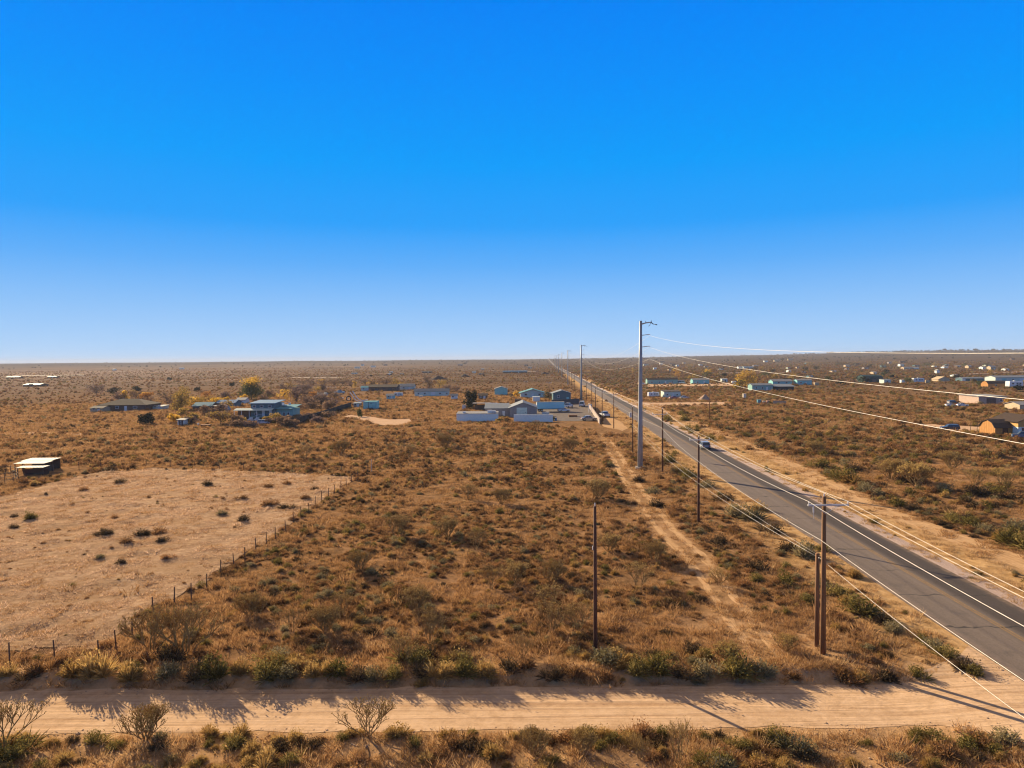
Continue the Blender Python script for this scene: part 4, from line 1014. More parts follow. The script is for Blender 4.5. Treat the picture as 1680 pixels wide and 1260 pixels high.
DARKR = paint('tyre_rubber', (0.02, 0.02, 0.02), .9); HUB = paint('wheel_rim', (.45, .45, .46), .4, .5); LAMPR = paint('red_lamp_lens', (.35, .02, .02), .3); LAMPW = paint('clear_lamp_lens', (.8, .8, .75), .2)
def wheel(x, y, r, wd, parent):
    t_ = MB().tube([(x, y-wd/2, r), (x, y+wd/2, r)], r, 16).build('wheel', DARKR, parent); MB().tube([(x, y-wd/2-.012, r), (x, y+wd/2+.012, r)], r*.6, 12).build('rim', HUB, t_)
_vp = {}
def carpaint(name, c):
    m, nt, bs = new_mat(name); tc = N(nt, 'ShaderNodeTexCoord')
    nt.links.new(ramp(nt, noise(nt, tc.outputs['Object'], 1.5, 4, .6), [(.3, tuple(x*.88 for x in c)), (.7, c)]), bs.inputs['Base Color']); bs.inputs['Roughness'].default_value = .3; bs.inputs['Coat Weight'].default_value = .4; return m
def vehicle(kind, p, yaw, colr, label, s=1.0, name=None, cat=None, group=None):
    """length along local x, nose at +x"""
    names = {'suv': ('car', 'car'), 'sedan': ('car', 'car'), 'pickup': ('pickup_truck', 'pickup'), 'van': ('van', 'van'), 'rv': ('travel_trailer', 'trailer'), 'semi': ('box_trailer', 'trailer')}
    nm, ct = names[kind]; t = empty(name or nm, p, R(yaw), label, cat or ct, group); t.scale = (s, s, s)
    pm = carpaint(nm + '_paint', colr)
    prof = {'suv': ([(-2.3,.35),(2.3,.35),(2.35,.75),(2.2,.95),(1.15,1.05),(-2.25,1.05),(-2.35,.8)], [(1.05,1.03),(.45,1.62),(-1.95,1.66),(-2.27,1.03)]),
            'sedan': ([(-2.3,.3),(2.3,.3),(2.35,.65),(2.1,.82),(1.0,.92),(-1.6,.95),(-2.25,.9),(-2.35,.6)], [(.95,.9),(.3,1.4),(-.9,1.42),(-1.65,.93)]),
            'pickup': ([(-2.7,.45),(2.6,.45),(2.65,.95),(2.45,1.1),(1.35,1.18),(-2.7,1.18)], [(1.3,1.16),(.75,1.8),(-.75,1.82),(-.95,1.16)]),
            'van': ([(-2.5,.35),(2.4,.35),(2.5,.9),(2.2,1.15),(-2.5,1.15)], [(2.15,1.13),(1.5,2.1),(-2.45,2.15),(-2.5,1.13)]),
            'rv': ([(-3.2,.55),(3.0,.55),(3.2,1.2),(3.0,2.75),(-3.1,2.8),(-3.2,1.2)], None),
            'semi': ([(-5.5,1.15),(5.5,1.15),(5.5,3.75),(-5.5,3.75)], None)}[kind]
    hw = {'suv': .93, 'sedan': .9, 'pickup': .98, 'van': 1.0, 'rv': 1.2, 'semi': 1.25}[kind]
    MB().prism(prof[0], 'y', -hw, hw).build('body', pm, t, bevel=.05)
    if prof[1]:
        c = prof[1]; mid = [(x, z) for x, z in c]
        q = MB(); n = len(mid)
        V = [(x, -hw+.06 + (.16 if z > 1.2 else 0), z) for x, z in mid] + [(x, hw-.06 - (.16 if z > 1.2 else 0), z) for x, z in mid]
        q.add(V, [tuple(range(n))[::-1], tuple(range(n, 2*n))] + [(i,(i+1)%n,n+(i+1)%n,n+i) for i in range(n)]); q.build('windows', GLASS, t)
        tops = sorted(c, key=lambda a: -a[1])[:2]; xa, xb = sorted(x for x, z in tops); zt = max(z for x, z in tops)
        MB().box(xa-.08, xb+.08, -hw+.2, hw-.2, zt-.03, zt+.05).build('roof_panel', pm, t, bevel=.02)
        for sy in (-1, 1):
            q = MB(); (x0, z0), (x1, z1), (x2, z2), (x3, z3) = c
            for xa_, za_, xb_, zb_ in ((x0, z0, x1, z1), (x3, z3, x2, z2), ((x0+x3)/2, z0, (x1+x2)/2, z1)): q.tube([(xa_, sy*(hw-.055), za_), (xb_, sy*(hw-.215), zb_+.02)], .05, 5)
            q.build('pillar', pm, t)
        if kind == 'pickup': MB().box(-2.55, -1.05, -hw+.14, hw-.14, 1.181, 1.2).build('cargo_bed', DARKH, t)
        L = max(x for x, z in prof[0]); B = min(x for x, z in prof[0])
        for y in (-hw+.28, hw-.28):
            MB().box(L-.16, L+.02, y-.18, y+.18, .66, .84).build('headlight', LAMPW, t); MB().box(B-.02, B+.12, y-.14, y+.14, .7, .95).build('taillight', LAMPR, t)
        MB().box(B-.07, B+.1, -hw+.08, hw-.08, .38, .56).build('bumper', DARKH, t); MB().box(L-.1, L+.07, -hw+.08, hw-.08, .38, .56).build('bumper', DARKH, t)
        wx = (L-.85, B+.85); wr = .36 if kind != 'pickup' else .42
        for x in wx:
            for y in (-hw+.02, hw-.02): wheel(x, y, wr, .24, t)
    elif kind == 'rv':
        for x in (-1.6, .4, 1.7): MB().box(x-.45, x+.45, -hw-.03, -hw+.05, 1.5, 2.1).build('window', GLASS, t)
        MB().box(-.65, -.1, -hw-.035, -hw+.05, .75, 2.4).build('door', TRIM, t); MB().box(-3.0, 2.9, -hw-.02, -hw+.05, 1.05, 1.2).build('stripe', C['rblue'], t)
        MB().box(-.4, .4, -.35, .35, 2.8, 3.05).build('rooftop_unit', TRIM, t); MB().tube([(3.1,0,.6), (4.1,0,.5)], .06, 6).build('hitch', DARKH, t)
        for x in (-.35, .45):
            for y in (-hw+.1, hw-.1): wheel(x, y, .34, .2, t)
    else:
        MB().box(-5.3, 5.3, -.5, .5, .85, 1.14).build('chassis', DARKH, t); MB().box(-5.52, -5.42, -1.1, 1.1, 1.25, 3.6).build('door', TRIM, t)
        MB().box(-5.55, 5.55, -hw-.03, hw+.03, 3.752, 3.84).build('roof_panel', C['rwhite'], t)
        for x in (-4.6, -3.5):
            for y in (-.95, .95): wheel(x, y, .5, .5, t)
        for y in (-.6, .6): MB().box(2.9, 3.1, y-.06, y+.06, .05, .86).build('landing_leg', DARKH, t)
    BLOCK.append((p.x, p.y, 3*s)); return t
SLOPE = math.degrees(math.atan(1/ROADK))
c0 = pix(1158, 736.0); c0.x = float(road_left(c0.y)) + ROADW*0.72; c0.z = float(Hbase(c0.x, c0.y)) + .035
vehicle('suv', c0, SLOPE, (.26, .28, .31), 'grey car driving away along the darker lane of the asphalt road')
WHT = (.72, .72, .71)
def gp(u, v): return pix(u, v) + Vector((0, 0, .03))
vehicle('semi', gp(903, 675), 3, (.22, .56, .66), 'light blue box trailer parked beside the grey metal garage')
vehicle('pickup', gp(557, 646), 20, (.42, .60, .64), 'pale blue pickup parked before the long pale rail fence', 1.25)
vehicle('rv', gp(654, 650.5), 0, (.55, .62, .66), 'small pale travel trailer beside the long pale mobile home', .8)
vehicle('pickup', gp(804, 668), 150, WHT, 'white pickup parked behind the long low white building, by the canopy', 1.0)
vehicle('suv', gp(814, 667.5), 20, WHT, 'white car parked close to the grey metal garage wing', 1.0)
vehicle('pickup', gp(932, 669), 60, WHT, 'white pickup parked past the end of the light blue box trailer', 1.1)
vehicle('sedan', gp(925, 675.5), 20, (.6, .68, .74), 'pale low car in front of the light blue box trailer end', 1.0)
vehicle('van', gp(955, 667), 80, WHT, 'white van with dark rear parked by the far yard wall', 1.1)
vehicle('pickup', gp(992, 684), 100, WHT, 'white pickup standing in the dirt pull-off beside the asphalt road', 1.1)
vehicle('sedan', gp(966, 690), 10, (.40, .33, .24), 'tan dusty car at the front corner of the paved yard', 1.15)
vehicle('van', gp(1118, 629.5), 15, WHT, 'white van between the long teal mobile home and its neighbour', 1.2)
vehicle('rv', gp(1072, 651.5), 8, WHT, 'white travel trailer parked beside the tan trailer home', .95)
vehicle('sedan', gp(1106, 655.0), 10, (.42, .10, .08), 'red car in front of the tan trailer home', 1.1)
vehicle('sedan', gp(1123, 654), 5, (.62, .62, .62), 'pale car next to the red car', 1.0)
vehicle('rv', gp(1506, 628), 0, WHT, 'white motorhome sized trailer in dark scrub past the green barn', 1.3)
vehicle('rv', gp(1664, 636), 5, WHT, 'white trailer parked beside the tan arched barn', 1.5)
vehicle('suv', gp(1563, 663), 10, (.05, .055, .06), 'black car parked among white ones near the beige barn', 1.0)
vehicle('sedan', gp(1559, 667), 10, WHT, 'white car parked near the beige barn, in front of the black one', 1.0)
vehicle('sedan', gp(1578, 667), 5, WHT, 'white car parked closest to the beige barn', 1.0)
vehicle('suv', gp(1558, 706), 170, (.05, .055, .06), 'dark car on the bare dirt drive by the brown barn', 1.0)
vehicle('pickup', gp(1681, 720), 150, (.06, .12, .22), 'dark blue pickup in front of the orange and white house', 1.0)
vehicle('sedan', gp(1055, 631), 0, WHT, 'small white car near the end of the long teal mobile home', 1.0)
vehicle('suv', gp(433, 696), 10, (.5, .56, .6), 'pale car parked below the porch of the blue house', .9)

# walls around the yard
def wall_run(px, h, th, mat, label, cap=True):
    P = [pix(*p) for p in px]; t = empty('boundary_wall', P[0], 0, label, 'wall')
    V = []; 
    mb = MB(); cb = MB()
    for i, (a, b) in enumerate(zip(P, P[1:])):
        d = b-a; d.z = 0; n = Vector((-d.y, d.x, 0)).normalized()*th/2; a0 = a-P[0]; b0 = b-P[0]
        mb.add([a0-n-Vector((0,0,.2)), b0-n-Vector((0,0,.2)), b0+n-Vector((0,0,.2)), a0+n-Vector((0,0,.2))] + [q+Vector((0,0,h)) for q in (a0-n, b0-n, b0+n, a0+n)], [(3,2,1,0),(4,5,6,7),(0,1,5,4),(1,2,6,5),(2,3,7,6),(3,0,4,7)])
        n *= 1.5; cb.add([q+Vector((0,0,h+.004)) for q in (a0-n, b0-n, b0+n, a0+n)] + [q+Vector((0,0,h+.1)) for q in (a0-n, b0-n, b0+n, a0+n)], [(3,2,1,0),(4,5,6,7),(0,1,5,4),(1,2,6,5),(2,3,7,6),(3,0,4,7)])
    mb.build('wall', mat, t); cb.build('coping', mat, t); return t
wall_run([(843,691.5),(875,691.5),(907,692)], 2.3, .25, C['white'], 'long white wall in front of the grey metal garage')
wall_run([(966,668),(972,677),(984,696)], 1.7, .25, paint('pale_pink_wall', (.42,.33,.27), .8), 'white yard wall running beside the asphalt road towards the viewer')
wall_run([(905,664),(930,663),(950,662)], 2.2, .25, paint('dark_block_wall', (.11, .10, .10), .9), 'dark block wall at the back of the paved yard')
def portal(u, v, wpx, hpx, label):
    p, k = scale_at(u, v); W = wpx*k; h = hpx*k; t = empty('gate_frame', p, 0, label, 'gate')
    for x in (-W/2, W/2): MB().box(x-.12, x+.12, -.12, .12, 0, h).build('post', TRIM, t)
    MB().box(-W/2-.3, W/2+.3, -.14, .14, h+.003, h+.22).build('lintel', TRIM, t); return t
portal(968, 678, 3.5, 14, 'white gate frame standing at the yard wall')
portal(907.5, 666, 5, 6, 'small white frame between the box trailer and the dark block wall')
# canopy
p, k = scale_at(788, 674); t = empty('canopy', p, 0, 'open canopy with bright white flat roof behind the dark pine', 'canopy')
MB().box(-3.2, 3.6, 0, 4.5, 3.0, 3.12).build('roof', C['rwhite'], t)
for x in (-3, 3.4):
    for y in (.2, 4.3): MB().box(x-.07, x+.07, y-.07, y+.07, -.1, 2.995).build('post', FENCEW, t)
MB().box(-2.6, 3.0, 4.0, 4.12, -.1, 2.3).build('back_wall', C['brown'], t)
# curved white chute, tyre, piles
base = pix(590, 662); t = empty('pipe_chute', base, 0, 'pair of curved white pipes sweeping down beside the teal container', 'chute')
for off in (0, 1.4):
    q = MB(); P = [at_dist(u-off*3.0, v+off*1.2, base.y+4)-base for u, v in ((578.5,641.5),(581.5,646.5),(585,651.5),(589,655.5),(594,657),(600,656.5),(603.5,655.5))]; q.tube(P, .22, 8); q.build('pipe', paint('white_pipe', (.75, .74, .72), .4), t)
for u, v in ((580,645),(586,653),(595,657)):
    a = at_dist(u-1, v, base.y+4)-base; MB().tube([(a.x, a.y+.3, -.3), (a.x, a.y+.3, a.z-.1)], .1, 6).build('post', FENCEW, t)
p = pix(572, 658); t = empty('tractor_tyre', p, R(20), 'large upright ringed tyre beside the curved white pipes', 'tyre')
q = MB(); n = 20; ring = [(1.15*math.cos(2*math.pi*i/n), 0, 1.3+1.15*math.sin(2*math.pi*i/n)) for i in range(n+1)]; q.tube(ring, .3, 8, False); q.build('tyre', DARKR, t, True)
q = MB(); ring = [(.82*math.cos(2*math.pi*i/n), -.2, 1.3+.82*math.sin(2*math.pi*i/n)) for i in range(n+1)]; q.tube(ring, .1, 6, False); q.build('rim', PORC, t, True)

def mound(u, v, wpx, hpx, label, mat, name='dirt_mound', peak=0.0):
    p, k = scale_at(u, v); W = wpx*k; h = hpx*k; n = 18; V = []; Fc = []
    g = random.Random(u)
    rings = 7
    for r in range(rings+1):
        f = r/rings
        for i in range(n):
            a = 2*math.pi*i/n; rad = W/2*(1-f)*(1+.15*math.sin(3*a+u)+.08*g.uniform(-1,1)); V.append((rad*math.cos(a)+peak*W*f, rad*math.sin(a)*.8+W*.4, h*(f if f < .85 else .85+(f-.85)*.5)-.1))
    for r in range(rings):
        for i in range(n): Fc.append((r*n+i, r*n+(i+1)%n, (r+1)*n+(i+1)%n, (r+1)*n+i))
    o = mesh_obj(name, V, Fc, mat, None, True); o.location = p; tag(o, label, 'mound'); BLOCK.append((p.x, p.y+W*.4, W*.5)); return o
mound(718, 623, 32, 7, 'broad dark mound on the plain behind the long pale mobile home', paint('dark_cinder_soil', (.07, .05, .045), .95, 0, .3, .4))
mound(762, 618.5, 18, 5, 'smaller dark mound beyond the broad dark mound', paint('dark_cinder_soil', (.07, .05, .045), .95, 0, .3, .4))
mound(1157, 657, 22, 11, 'peaked gravel pile with one sunlit face near the tan trailer home', paint('gravel_pile', (.36, .26, .20), .95, 0, .3, .8), 'gravel_pile', .12)
mound(893, 614, 18, 4, 'low dark mound far along the asphalt road', paint('dark_cinder_soil', (.07, .05, .045), .95, 0, .3, .4))
# odds and ends in the scrub beyond the road
def box_thing(u, v, w_, d_, h_, mat, name, label, cat, lid=True, yaw=0):
    p = pix(u, v); t = empty(name, p, R(yaw), label, cat); MB().box(-w_/2, w_/2, 0, d_, -.05, h_).build('body', mat, t, bevel=.04)
    if lid: MB().box(-w_/2-.08, w_/2+.08, -.08, d_+.08, h_+.003, h_+.12).build('lid', mat, t)
    return t
box_thing(1246, 661.5, 1.6, 1.2, 1.5, C['rteal'], 'water_tank', 'turquoise tank standing in scrub beside the pallet fence', 'tank')
box_thing(1254, 662, 1.1, 1.0, 1.0, CREAM, 'crate', 'pale crate between the turquoise tank and the pallet fence', 'crate'); box_thing(1261, 662, 1.2, 1.0, 1.2, paint('pink_crate', (.45, .27, .22), .8), 'crate', 'pinkish crate right against the pallet fence', 'crate')
box_thing(1222, 654, 1.4, 1.4, 2.4, CREAM, 'outhouse', 'small pale outhouse in scrub below the yellow tree clump', 'outhouse')
box_thing(761, 671, 1.4, 1.4, 1.6, GREY, 'water_tank', 'round topped pale tank beside the dark pine', 'tank')
box_thing(1075, 606, 6, 5, 3, C['white'], 'shed', 'tiny white shed far beyond the long teal mobile home', 'shed')

# far houses on the plain and the hill
def far_house(u, v, wpx, hpx, label, wm, rm, grp):
    house('far_house', label, 'house', u, v, wpx, 9, hpx, 'gable', hpx*.45, wm, rm, group=grp, ops=[('w', -.25, .9, 1.6, 1.2), ('d', .15, 0, 1.2, 2.0)])
LG = 'tiny far houses on the plain behind the pasture'; RG = 'tiny far houses on the low hill beyond the road'
CLUT = 1
house('long_shed', 'long white roofed shed standing alone far out on the plain', 'shed', 51, 634, 27, 12, 2.5, 'gable', 2, C['brown'], C['rwhite'], ops=[('g', 0, 0, 4, 2.2, GLASS)])
for u, v, w_ in ((20,621,22),(84,620.5,14),(186,608,4),(297,606,6)): far_house(u, v, w_, 2.2, 'tiny pale house far out on the hazy plain past the lone white roofed shed', C['brown'] if w_ > 10 else C['white'], C['rwhite'], LG)
for u, v, w_, h_, wm in ((1391,602,7,2.5,'tan'),(1480,601,6,3,'white'),(1490,606,14,3,'tan'),(1502,605.5,12,2,'white'),(1535,602.5,4,2,'white'),(1553,604,8,2,'white'),(1592,604,6,3.5,'tan'),(1615,606,5,3.5,'white'),(1630,606.5,9,4.5,'tan'),(1653,608,6,2.5,'white'),(1436,614,6,3,'tan'),
                         (1112,601,4,2,'white'),(1123,597,4,2,'tan'),(1150,600,5,2,'white'),(1257,594,6,2,'white'),(1275,592.5,9,2.2,'tan'),(1297,591,8,2,'tan'),(1215,604.5,7,2.5,'white'),(1228,604.5,16,2.5,'pale'),(1085,598,4,2,'white'),(1296,611,4,3,'white'),(1060,600,8,2,'pale'),(1570,618,4,2.5,'white')):
    far_house(u, v, w_, h_, 'tiny house among far scattered homes on the low hill beyond the road', C[wm], C['rgrey'] if wm == 'pale' else C['rwhite'], RG)
for u, v, w_, h_, lb in ((845,612,40,2.6,'long low blue roofed shed far beyond the teal roofed house'), (700,612,16,2.2,'low dark house far beyond the long pale mobile home'), (755,600,8,2,'tiny white house far out above the dark mounds')):
    far_house(u, v, w_, h_, lb, C['brown'], C['rblue'] if 'blue' in lb else C['rwhite'] if 'white' in lb else C['rdark'], None)

g = random.Random(21)
for i in range(30):
    u = g.uniform(1085, 1690); v = g.triangular(590 - (u-1085)*.006, 622, 600)
    if abs(v-627) < 3: continue
    wm = g.choice(('tan','grey','pale','brown','brown','blue','grey')); far_house(u, v, g.uniform(3, 9), g.uniform(1.4, 2.4), 'tiny house among far scattered homes on the low hill beyond the road', C[wm], g.choice((C['rgrey'], C['rdark'], C['rdark'], C['rbrown'])), RG)
for i in range(14):
    u = g.uniform(560, 880); v = g.uniform(599, 617)
    far_house(u, v, g.uniform(3.5, 8), g.uniform(1.5, 2.4), 'tiny far house on the open plain behind the centre compound', C[g.choice(('white','pale','brown'))], g.choice((C['rgrey'], C['rdark'])), 'tiny far houses on the plain behind the compound')
# yard clutter
DRUM = paint('blue_drum', (.08,.16,.30), .5); RUST = paint('rusty_scrap', (.22,.10,.05), .9, 0, .3)
def drum(u, v, lb, mt):
    p = pix(u, v); t = empty('oil_drum', p, 0, lb, 'drum'); MB().tube([(0,0,0),(0,0,.95)], .34, 12).build('body', mt, t); q = MB()
    for z in (.3,.62,.93): q.tube([(0,0,z),(0,0,z+.035)], .365, 12)
    q.build('hoop', mt, t)
for u, v, lb, mt in ((470,699,'blue drum by the start of the screened fence',DRUM),(418,698,'rusty drum before the steps of the blue house',RUST),(325,699,'pale drum beside the low purplish tree',GREY),(765,688,'pale drum at the end of the long low white building',GREY),(912,690,'blue drum at the end of the long white wall',DRUM),(1130,655,'rusty drum between the pale car and the gravel pile',RUST),(1612,716,'rusty drum against the sunlit end of the gambrel barn',RUST)): drum(u, v, lb, mt)
for u, v, w_, d_, h_, mt, nm, lb in ((400,700,2.2,1.4,.9,CREAM,'crate','pale crate below the dark tree at the blue house corner'),(336,700,3.0,1.8,.5,RUST,'scrap_pile','low rusty scrap pile beside the purplish bare tree'),(560,655,2.0,1.2,.8,GREY,'crate','small pale crate behind the upright tyre'),(545,662,2.4,1.0,.6,CREAM,'crate','pale low crate right of the bare trees, before the tyre'),
    (895,683,2.6,1.6,1.4,GREY,'crate','grey crate beside the front wheels of the light blue trailer'),(940,684,3.0,2.0,.5,RUST,'scrap_pile','rusty scrap pile on the paved yard'),(880,659,3.5,2.5,2.4,C['white'],'shed','small white shed between the metal garage and the teal roofed house'),(850,663,3,2.5,2.2,C['brown'],'shed','small brown shed behind the metal garage roof'),(1135,628,2.5,2,1.5,CREAM,'crate','pale crate between the two long mobile homes'),(1205,630,3.5,2.5,2.0,C['white'],'shed','small white shed just before the golden tree clump'),(1340,632,3,2,2.0,C['tan'],'shed','small tan shed past the light blue mobile home'),(1482,628,3,2.5,2.2,C['white'],'shed','small white shed between the grey home and the white motorhome'),(1523,628,2.5,2,2.0,C['tan'],'shed','small tan shed just past the white motorhome'),(690,652,2,1.5,1.0,CREAM,'crate','pale crate before the long pale mobile home')):
    box_thing(u, v, w_, d_, h_, mt, nm, lb, 'shed' if nm == 'shed' else 'clutter')

for u, v, wpx, D, hpx, rf, rp, wm, rm, lb in ((158,676,20,7,6,'gable',3,'tan','rdark','small tan shed at the far end of the low brown house'),(258,672,16,6,5,'flat',1,'pale','rwhite','low pale shed between the low brown house and the olive gold tree'),(395,662,14,6,6,'gable',3,'white','rgrey','small pale shed left of the tall cottonwood'),(520,652,26,7,5,'gable',3,'pale','rgrey','low pale house among bare trees behind the blue house'),
    (490,640,22,8,5,'gable',3,'brown','rdark','dark house half hidden by bare trees beyond the tall cottonwood'),(585,668,10,4,6,'flat',1,'grey','rgrey','small grey shed just left of the teal container'),(600,641,16,7,5,'gable',2.5,'pale','rteal','teal roofed shed at the left end of the long dark barn'),(640,655,12,5,6,'gable',2.5,'lblue','rgrey','small blue shed left of the small pale travel trailer'),(745,655,10,4,6,'gable',2.5,'white','rgrey','small white shed past the end of the long pale mobile home'),
    (792,655,14,6,6,'gable',3,'brown','rdark','small brown shed left of the light blue garage'),(905,652,10,5,6,'flat',1,'brown','rgrey','small brown shed between the teal roofed house and the blue grey house')):
    house('shed' if 'shed' in lb else 'house', lb, 'shed' if 'shed' in lb else 'house', u, v, wpx, D, hpx, rf, rp, C[wm], C[rm], ops=[('d', .2, 0, 1.1, 1.9), ('w', -.2, .9, 1.1, .9)])
# ------------------------------------------------------------------ cholla
m, nt, bs = new_mat('cholla_stems'); tc = N(nt, 'ShaderNodeTexCoord')
nt.links.new(ramp(nt, noise(nt, tc.outputs['Object'], 9, 4, .7), [(.3, (.18, .10, .028)), (.7, (.36, .235, .075))]), bs.inputs['Base Color']); bs.inputs['Roughness'].default_value = .9; CHOLLA = m
FRUIT = paint('yellow_cholla_fruit', (.55, .36, .10), .7, 0, .3, 8)
def cholla_mesh(seed, h, spread, nbase=5, dens=1.0):
    g = random.Random(seed); mb = MB(); fr = MB()
    def grow(p, d, L, r, lvl):
        pts = [p]; dd = d.copy()
        for _ in range(2):
            dd = (dd + Vector((g.uniform(-.25,.25), g.uniform(-.25,.25), g.uniform(.0,.22)))).normalized(); pts.append(pts[-1] + dd*L/2)
        mb.tube(pts, [r, r*.9, r*.75], 4, lvl >= 5)
        e = pts[-1]
        if lvl >= 5:
            for _ in range(g.choice((1, 1, 2))):
                q = e + Vector((g.uniform(-.05,.05), g.uniform(-.05,.05), g.uniform(-.01,.05))); s = g.uniform(.014, .027)
                fr.add([q+Vector((s,0,0)), q+Vector((0,s,0)), q+Vector((-s,0,0)), q+Vector((0,-s,0)), q+Vector((0,0,s*1.3)), q-Vector((0,0,s*1.3))], [(0,1,4),(1,2,4),(2,3,4),(3,0,4),(1,0,5),(2,1,5),(3,2,5),(0,3,5)])
            return
        for _ in range(g.choice((2, 2, 3)) if lvl < 3 else 2):
            a = g.uniform(0, 6.283); t = g.uniform(.35, .8)
            nd = (dd + Vector((math.cos(a), math.sin(a), .1))*t*spread).normalized(); grow(e, nd, L*g.uniform(.7, .92), r*.78, lvl+1)
    for i in range(nbase):
        a = 6.283*i/nbase + g.uniform(-.4,.4); t = g.uniform(.25, .75)*spread
        grow(Vector((.08*math.cos(a), .08*math.sin(a), -.05)), Vector((math.cos(a)*t, math.sin(a)*t, 1)).normalized(), h*.25, .027, 0)
    return mb, fr
CH_P = []
for sd_, h_, sp_, nb_ in ((1, 1.9, .95, 7), (2, 2.2, .75, 6), (3, 1.6, 1.15, 13), (4, 2.4, .55, 5)):
    mb, fr = cholla_mesh(sd_, h_, sp_, nb_)
    nb = len(mb.F); mb.add(fr.V, fr.F); me_ = bpy.data.meshes.new('cholla_cactus'); me_.from_pydata([tuple(v) for v in mb.V], [], mb.F)
    for q in (CHOLLA, FRUIT): me_.materials.append(q)
    me_.polygons.foreach_set('material_index', [0 if i < nb else 1 for i in range(len(mb.F))]); me_.update()
    CH_P.append((me_, max(v.co.z for v in me_.vertices)))
_first = {}
def put_cholla(p, height, kind, rz, label, group):
    me_, zt = CH_P[kind]; s = height/zt; t = link(bpy.data.objects.new('cholla_cactus', me_))
    t.location = p - Vector((0,0,.04)); t.rotation_euler = (0,0,rz); t.scale = (s,)*3; return tag(t, label, 'cactus', group)

# ------------------------------------------------------------------ trees
BARK = paint('grey_bark', (.16, .12, .09), .9, 0, .3, 6)
def tree(name, label, u, v, hpx, wpx, mats, n=900, leaf=.32, bare=False, trunk=.06, group='autumn trees around the yards', seed=None):
    """mats: [(foliage material, weight, zmin fraction, zmax fraction)]"""
    p, k = scale_at(u, v); Ht = hpx*k*1.1; W = wpx*k*1.2; g = random.Random(seed or int(u*7+v)); t = empty(name, p, g.uniform(0,6), label, 'tree', group)
    mb = MB(); r0 = max(.1, Ht*.028)
    mb.tube([(0,0,-.2), (.03*Ht,0,Ht*.2), (0,.02*Ht,Ht*.5), (0,0,Ht*.75)], [r0*1.3, r0, r0*.7, r0*.25], 7)
    tips = []
    for i in range(26 if bare else 9):
        a = g.uniform(0,6.28); z0 = Ht*g.uniform(.08 if bare else .2,.55); e = Vector((math.cos(a)*W*.5*g.uniform(.5,1), math.sin(a)*W*.5*g.uniform(.5,1), min(Ht*.98, z0+Ht*g.uniform(.2,.55))))
        mid = Vector((0,0,z0)).lerp(e,.5)+Vector((0,0,.04*Ht)); mb.tube([(0,0,z0), mid, e], [r0*.5, r0*.34, r0*.12], 5); tips.append((mid, e))
        if bare:
            for _ in range(9):
                b = mid.lerp(e, g.random()); f = b + Vector((g.uniform(-1,1)*W*.16, g.uniform(-1,1)*W*.16, g.uniform(.02,.2)*Ht)); f.z = min(f.z, Ht); mb.tube([b, f], [r0*.16, r0*.06], 4)
    mb.build('trunk', BARK, t)
    V = []; Fc = []; T = []; mi = []
    nl = 16; lob = []
    for i in range(nl):
        a = g.uniform(0,6.28); q = math.sqrt(g.random())*.42*W; z = Ht*g.uniform(trunk+.06,.84); sh = 1-.28*abs(z/Ht-.42)*2
        lob.append((q*sh*math.cos(a), q*sh*math.sin(a), z, W*g.uniform(.2,.31)*sh))
    if not mats: return t
    for i in range(n):
        cx, cy, cz, cr = g.choice(lob); d = Vector((g.gauss(0,1), g.gauss(0,1), g.gauss(0,1))).normalized()*cr*g.uniform(.5,1.1)
        q = Vector((cx,cy,cz))+Vector((d.x,d.y,d.z*min(1.3, Ht/W))); q.z = max(trunk*Ht*.7, min(Ht, q.z)); u_ = Vector((g.uniform(-1,1),g.uniform(-1,1),g.uniform(-1,1))).normalized(); w_ = u_.cross(Vector((g.uniform(-1,1),g.uniform(-1,1),1))).normalized(); s = leaf*g.uniform(.6,1.3)
        n0 = len(V); V += [q-u_*s, q+w_*s*.7, q+u_*s, q-w_*s*.7]; Fc.append((n0,n0+1,n0+2,n0+3)); b = g.uniform(.65,1.35); T.append((b,b,b))
        c = [j for j, mt in enumerate(mats) if mt[2] <= q.z/Ht + g.uniform(-.12,.12) <= mt[3]] or [0]; mi.append(g.choice(c))
    me = bpy.data.meshes.new('crown'); me.from_pydata([tuple(v) for v in V], [], Fc); 
    for mt in mats: me.materials.append(mt[0])
    me.polygons.foreach_set('material_index', mi); me.update(); tint_attr(me, T); link(bpy.data.objects.new('crown', me), t); BLOCK.append((p.x,p.y,W*.3)); return t
LY = foliage_mat('yellow_autumn_leaves', (.60,.36,.05), (.72,.46,.08), .4); LO = foliage_mat('orange_autumn_leaves', (.42,.20,.06), (.5,.26,.08), .35); LG_ = foliage_mat('dull_green_leaves', (.075,.095,.04), (.125,.14,.055), .25)
LT = foliage_mat('tan_dry_leaves', (.30,.19,.11), (.36,.23,.14), .3); LB = foliage_mat('brown_dry_leaves', (.24,.155,.10), (.31,.20,.13), .38); LOG = foliage_mat('olive_gold_leaves', (.36,.245,.07), (.46,.31,.09), .38); PUR = foliage_mat('purplish_bare_twigs', (.20,.135,.115), (.26,.175,.145), .35)
A = lambda m: [(m, 1, -1, 2)]
tree('tree', 'tall cottonwood, green below and bright yellow on top, behind the blue two storey house', 413, 655, 35, 36, [(LG_,1,-1,.66),(LY,1,.62,2)], 4200, .36, trunk=.0)
tree('tree', 'small orange yellow tree beside the tall green and yellow one', 401, 660, 13, 11, A(LY), 500, .3)
tree('tree', 'bright yellow tree rising behind the low brown house', 205, 657, 15, 17, A(LY), 700, .36)
tree('tree', 'orange tinted tree at the end of the low brown house', 242, 661, 17, 22, A(LO), 700, .36)
tree('tree', 'wide bare tan tree between the orange and the olive trees', 275, 666, 21, 34, A(LT), 700, .3, True)
tree('tree', 'large olive gold tree above the small white shed', 297, 672, 31, 27, A(LOG), 1700, .34)
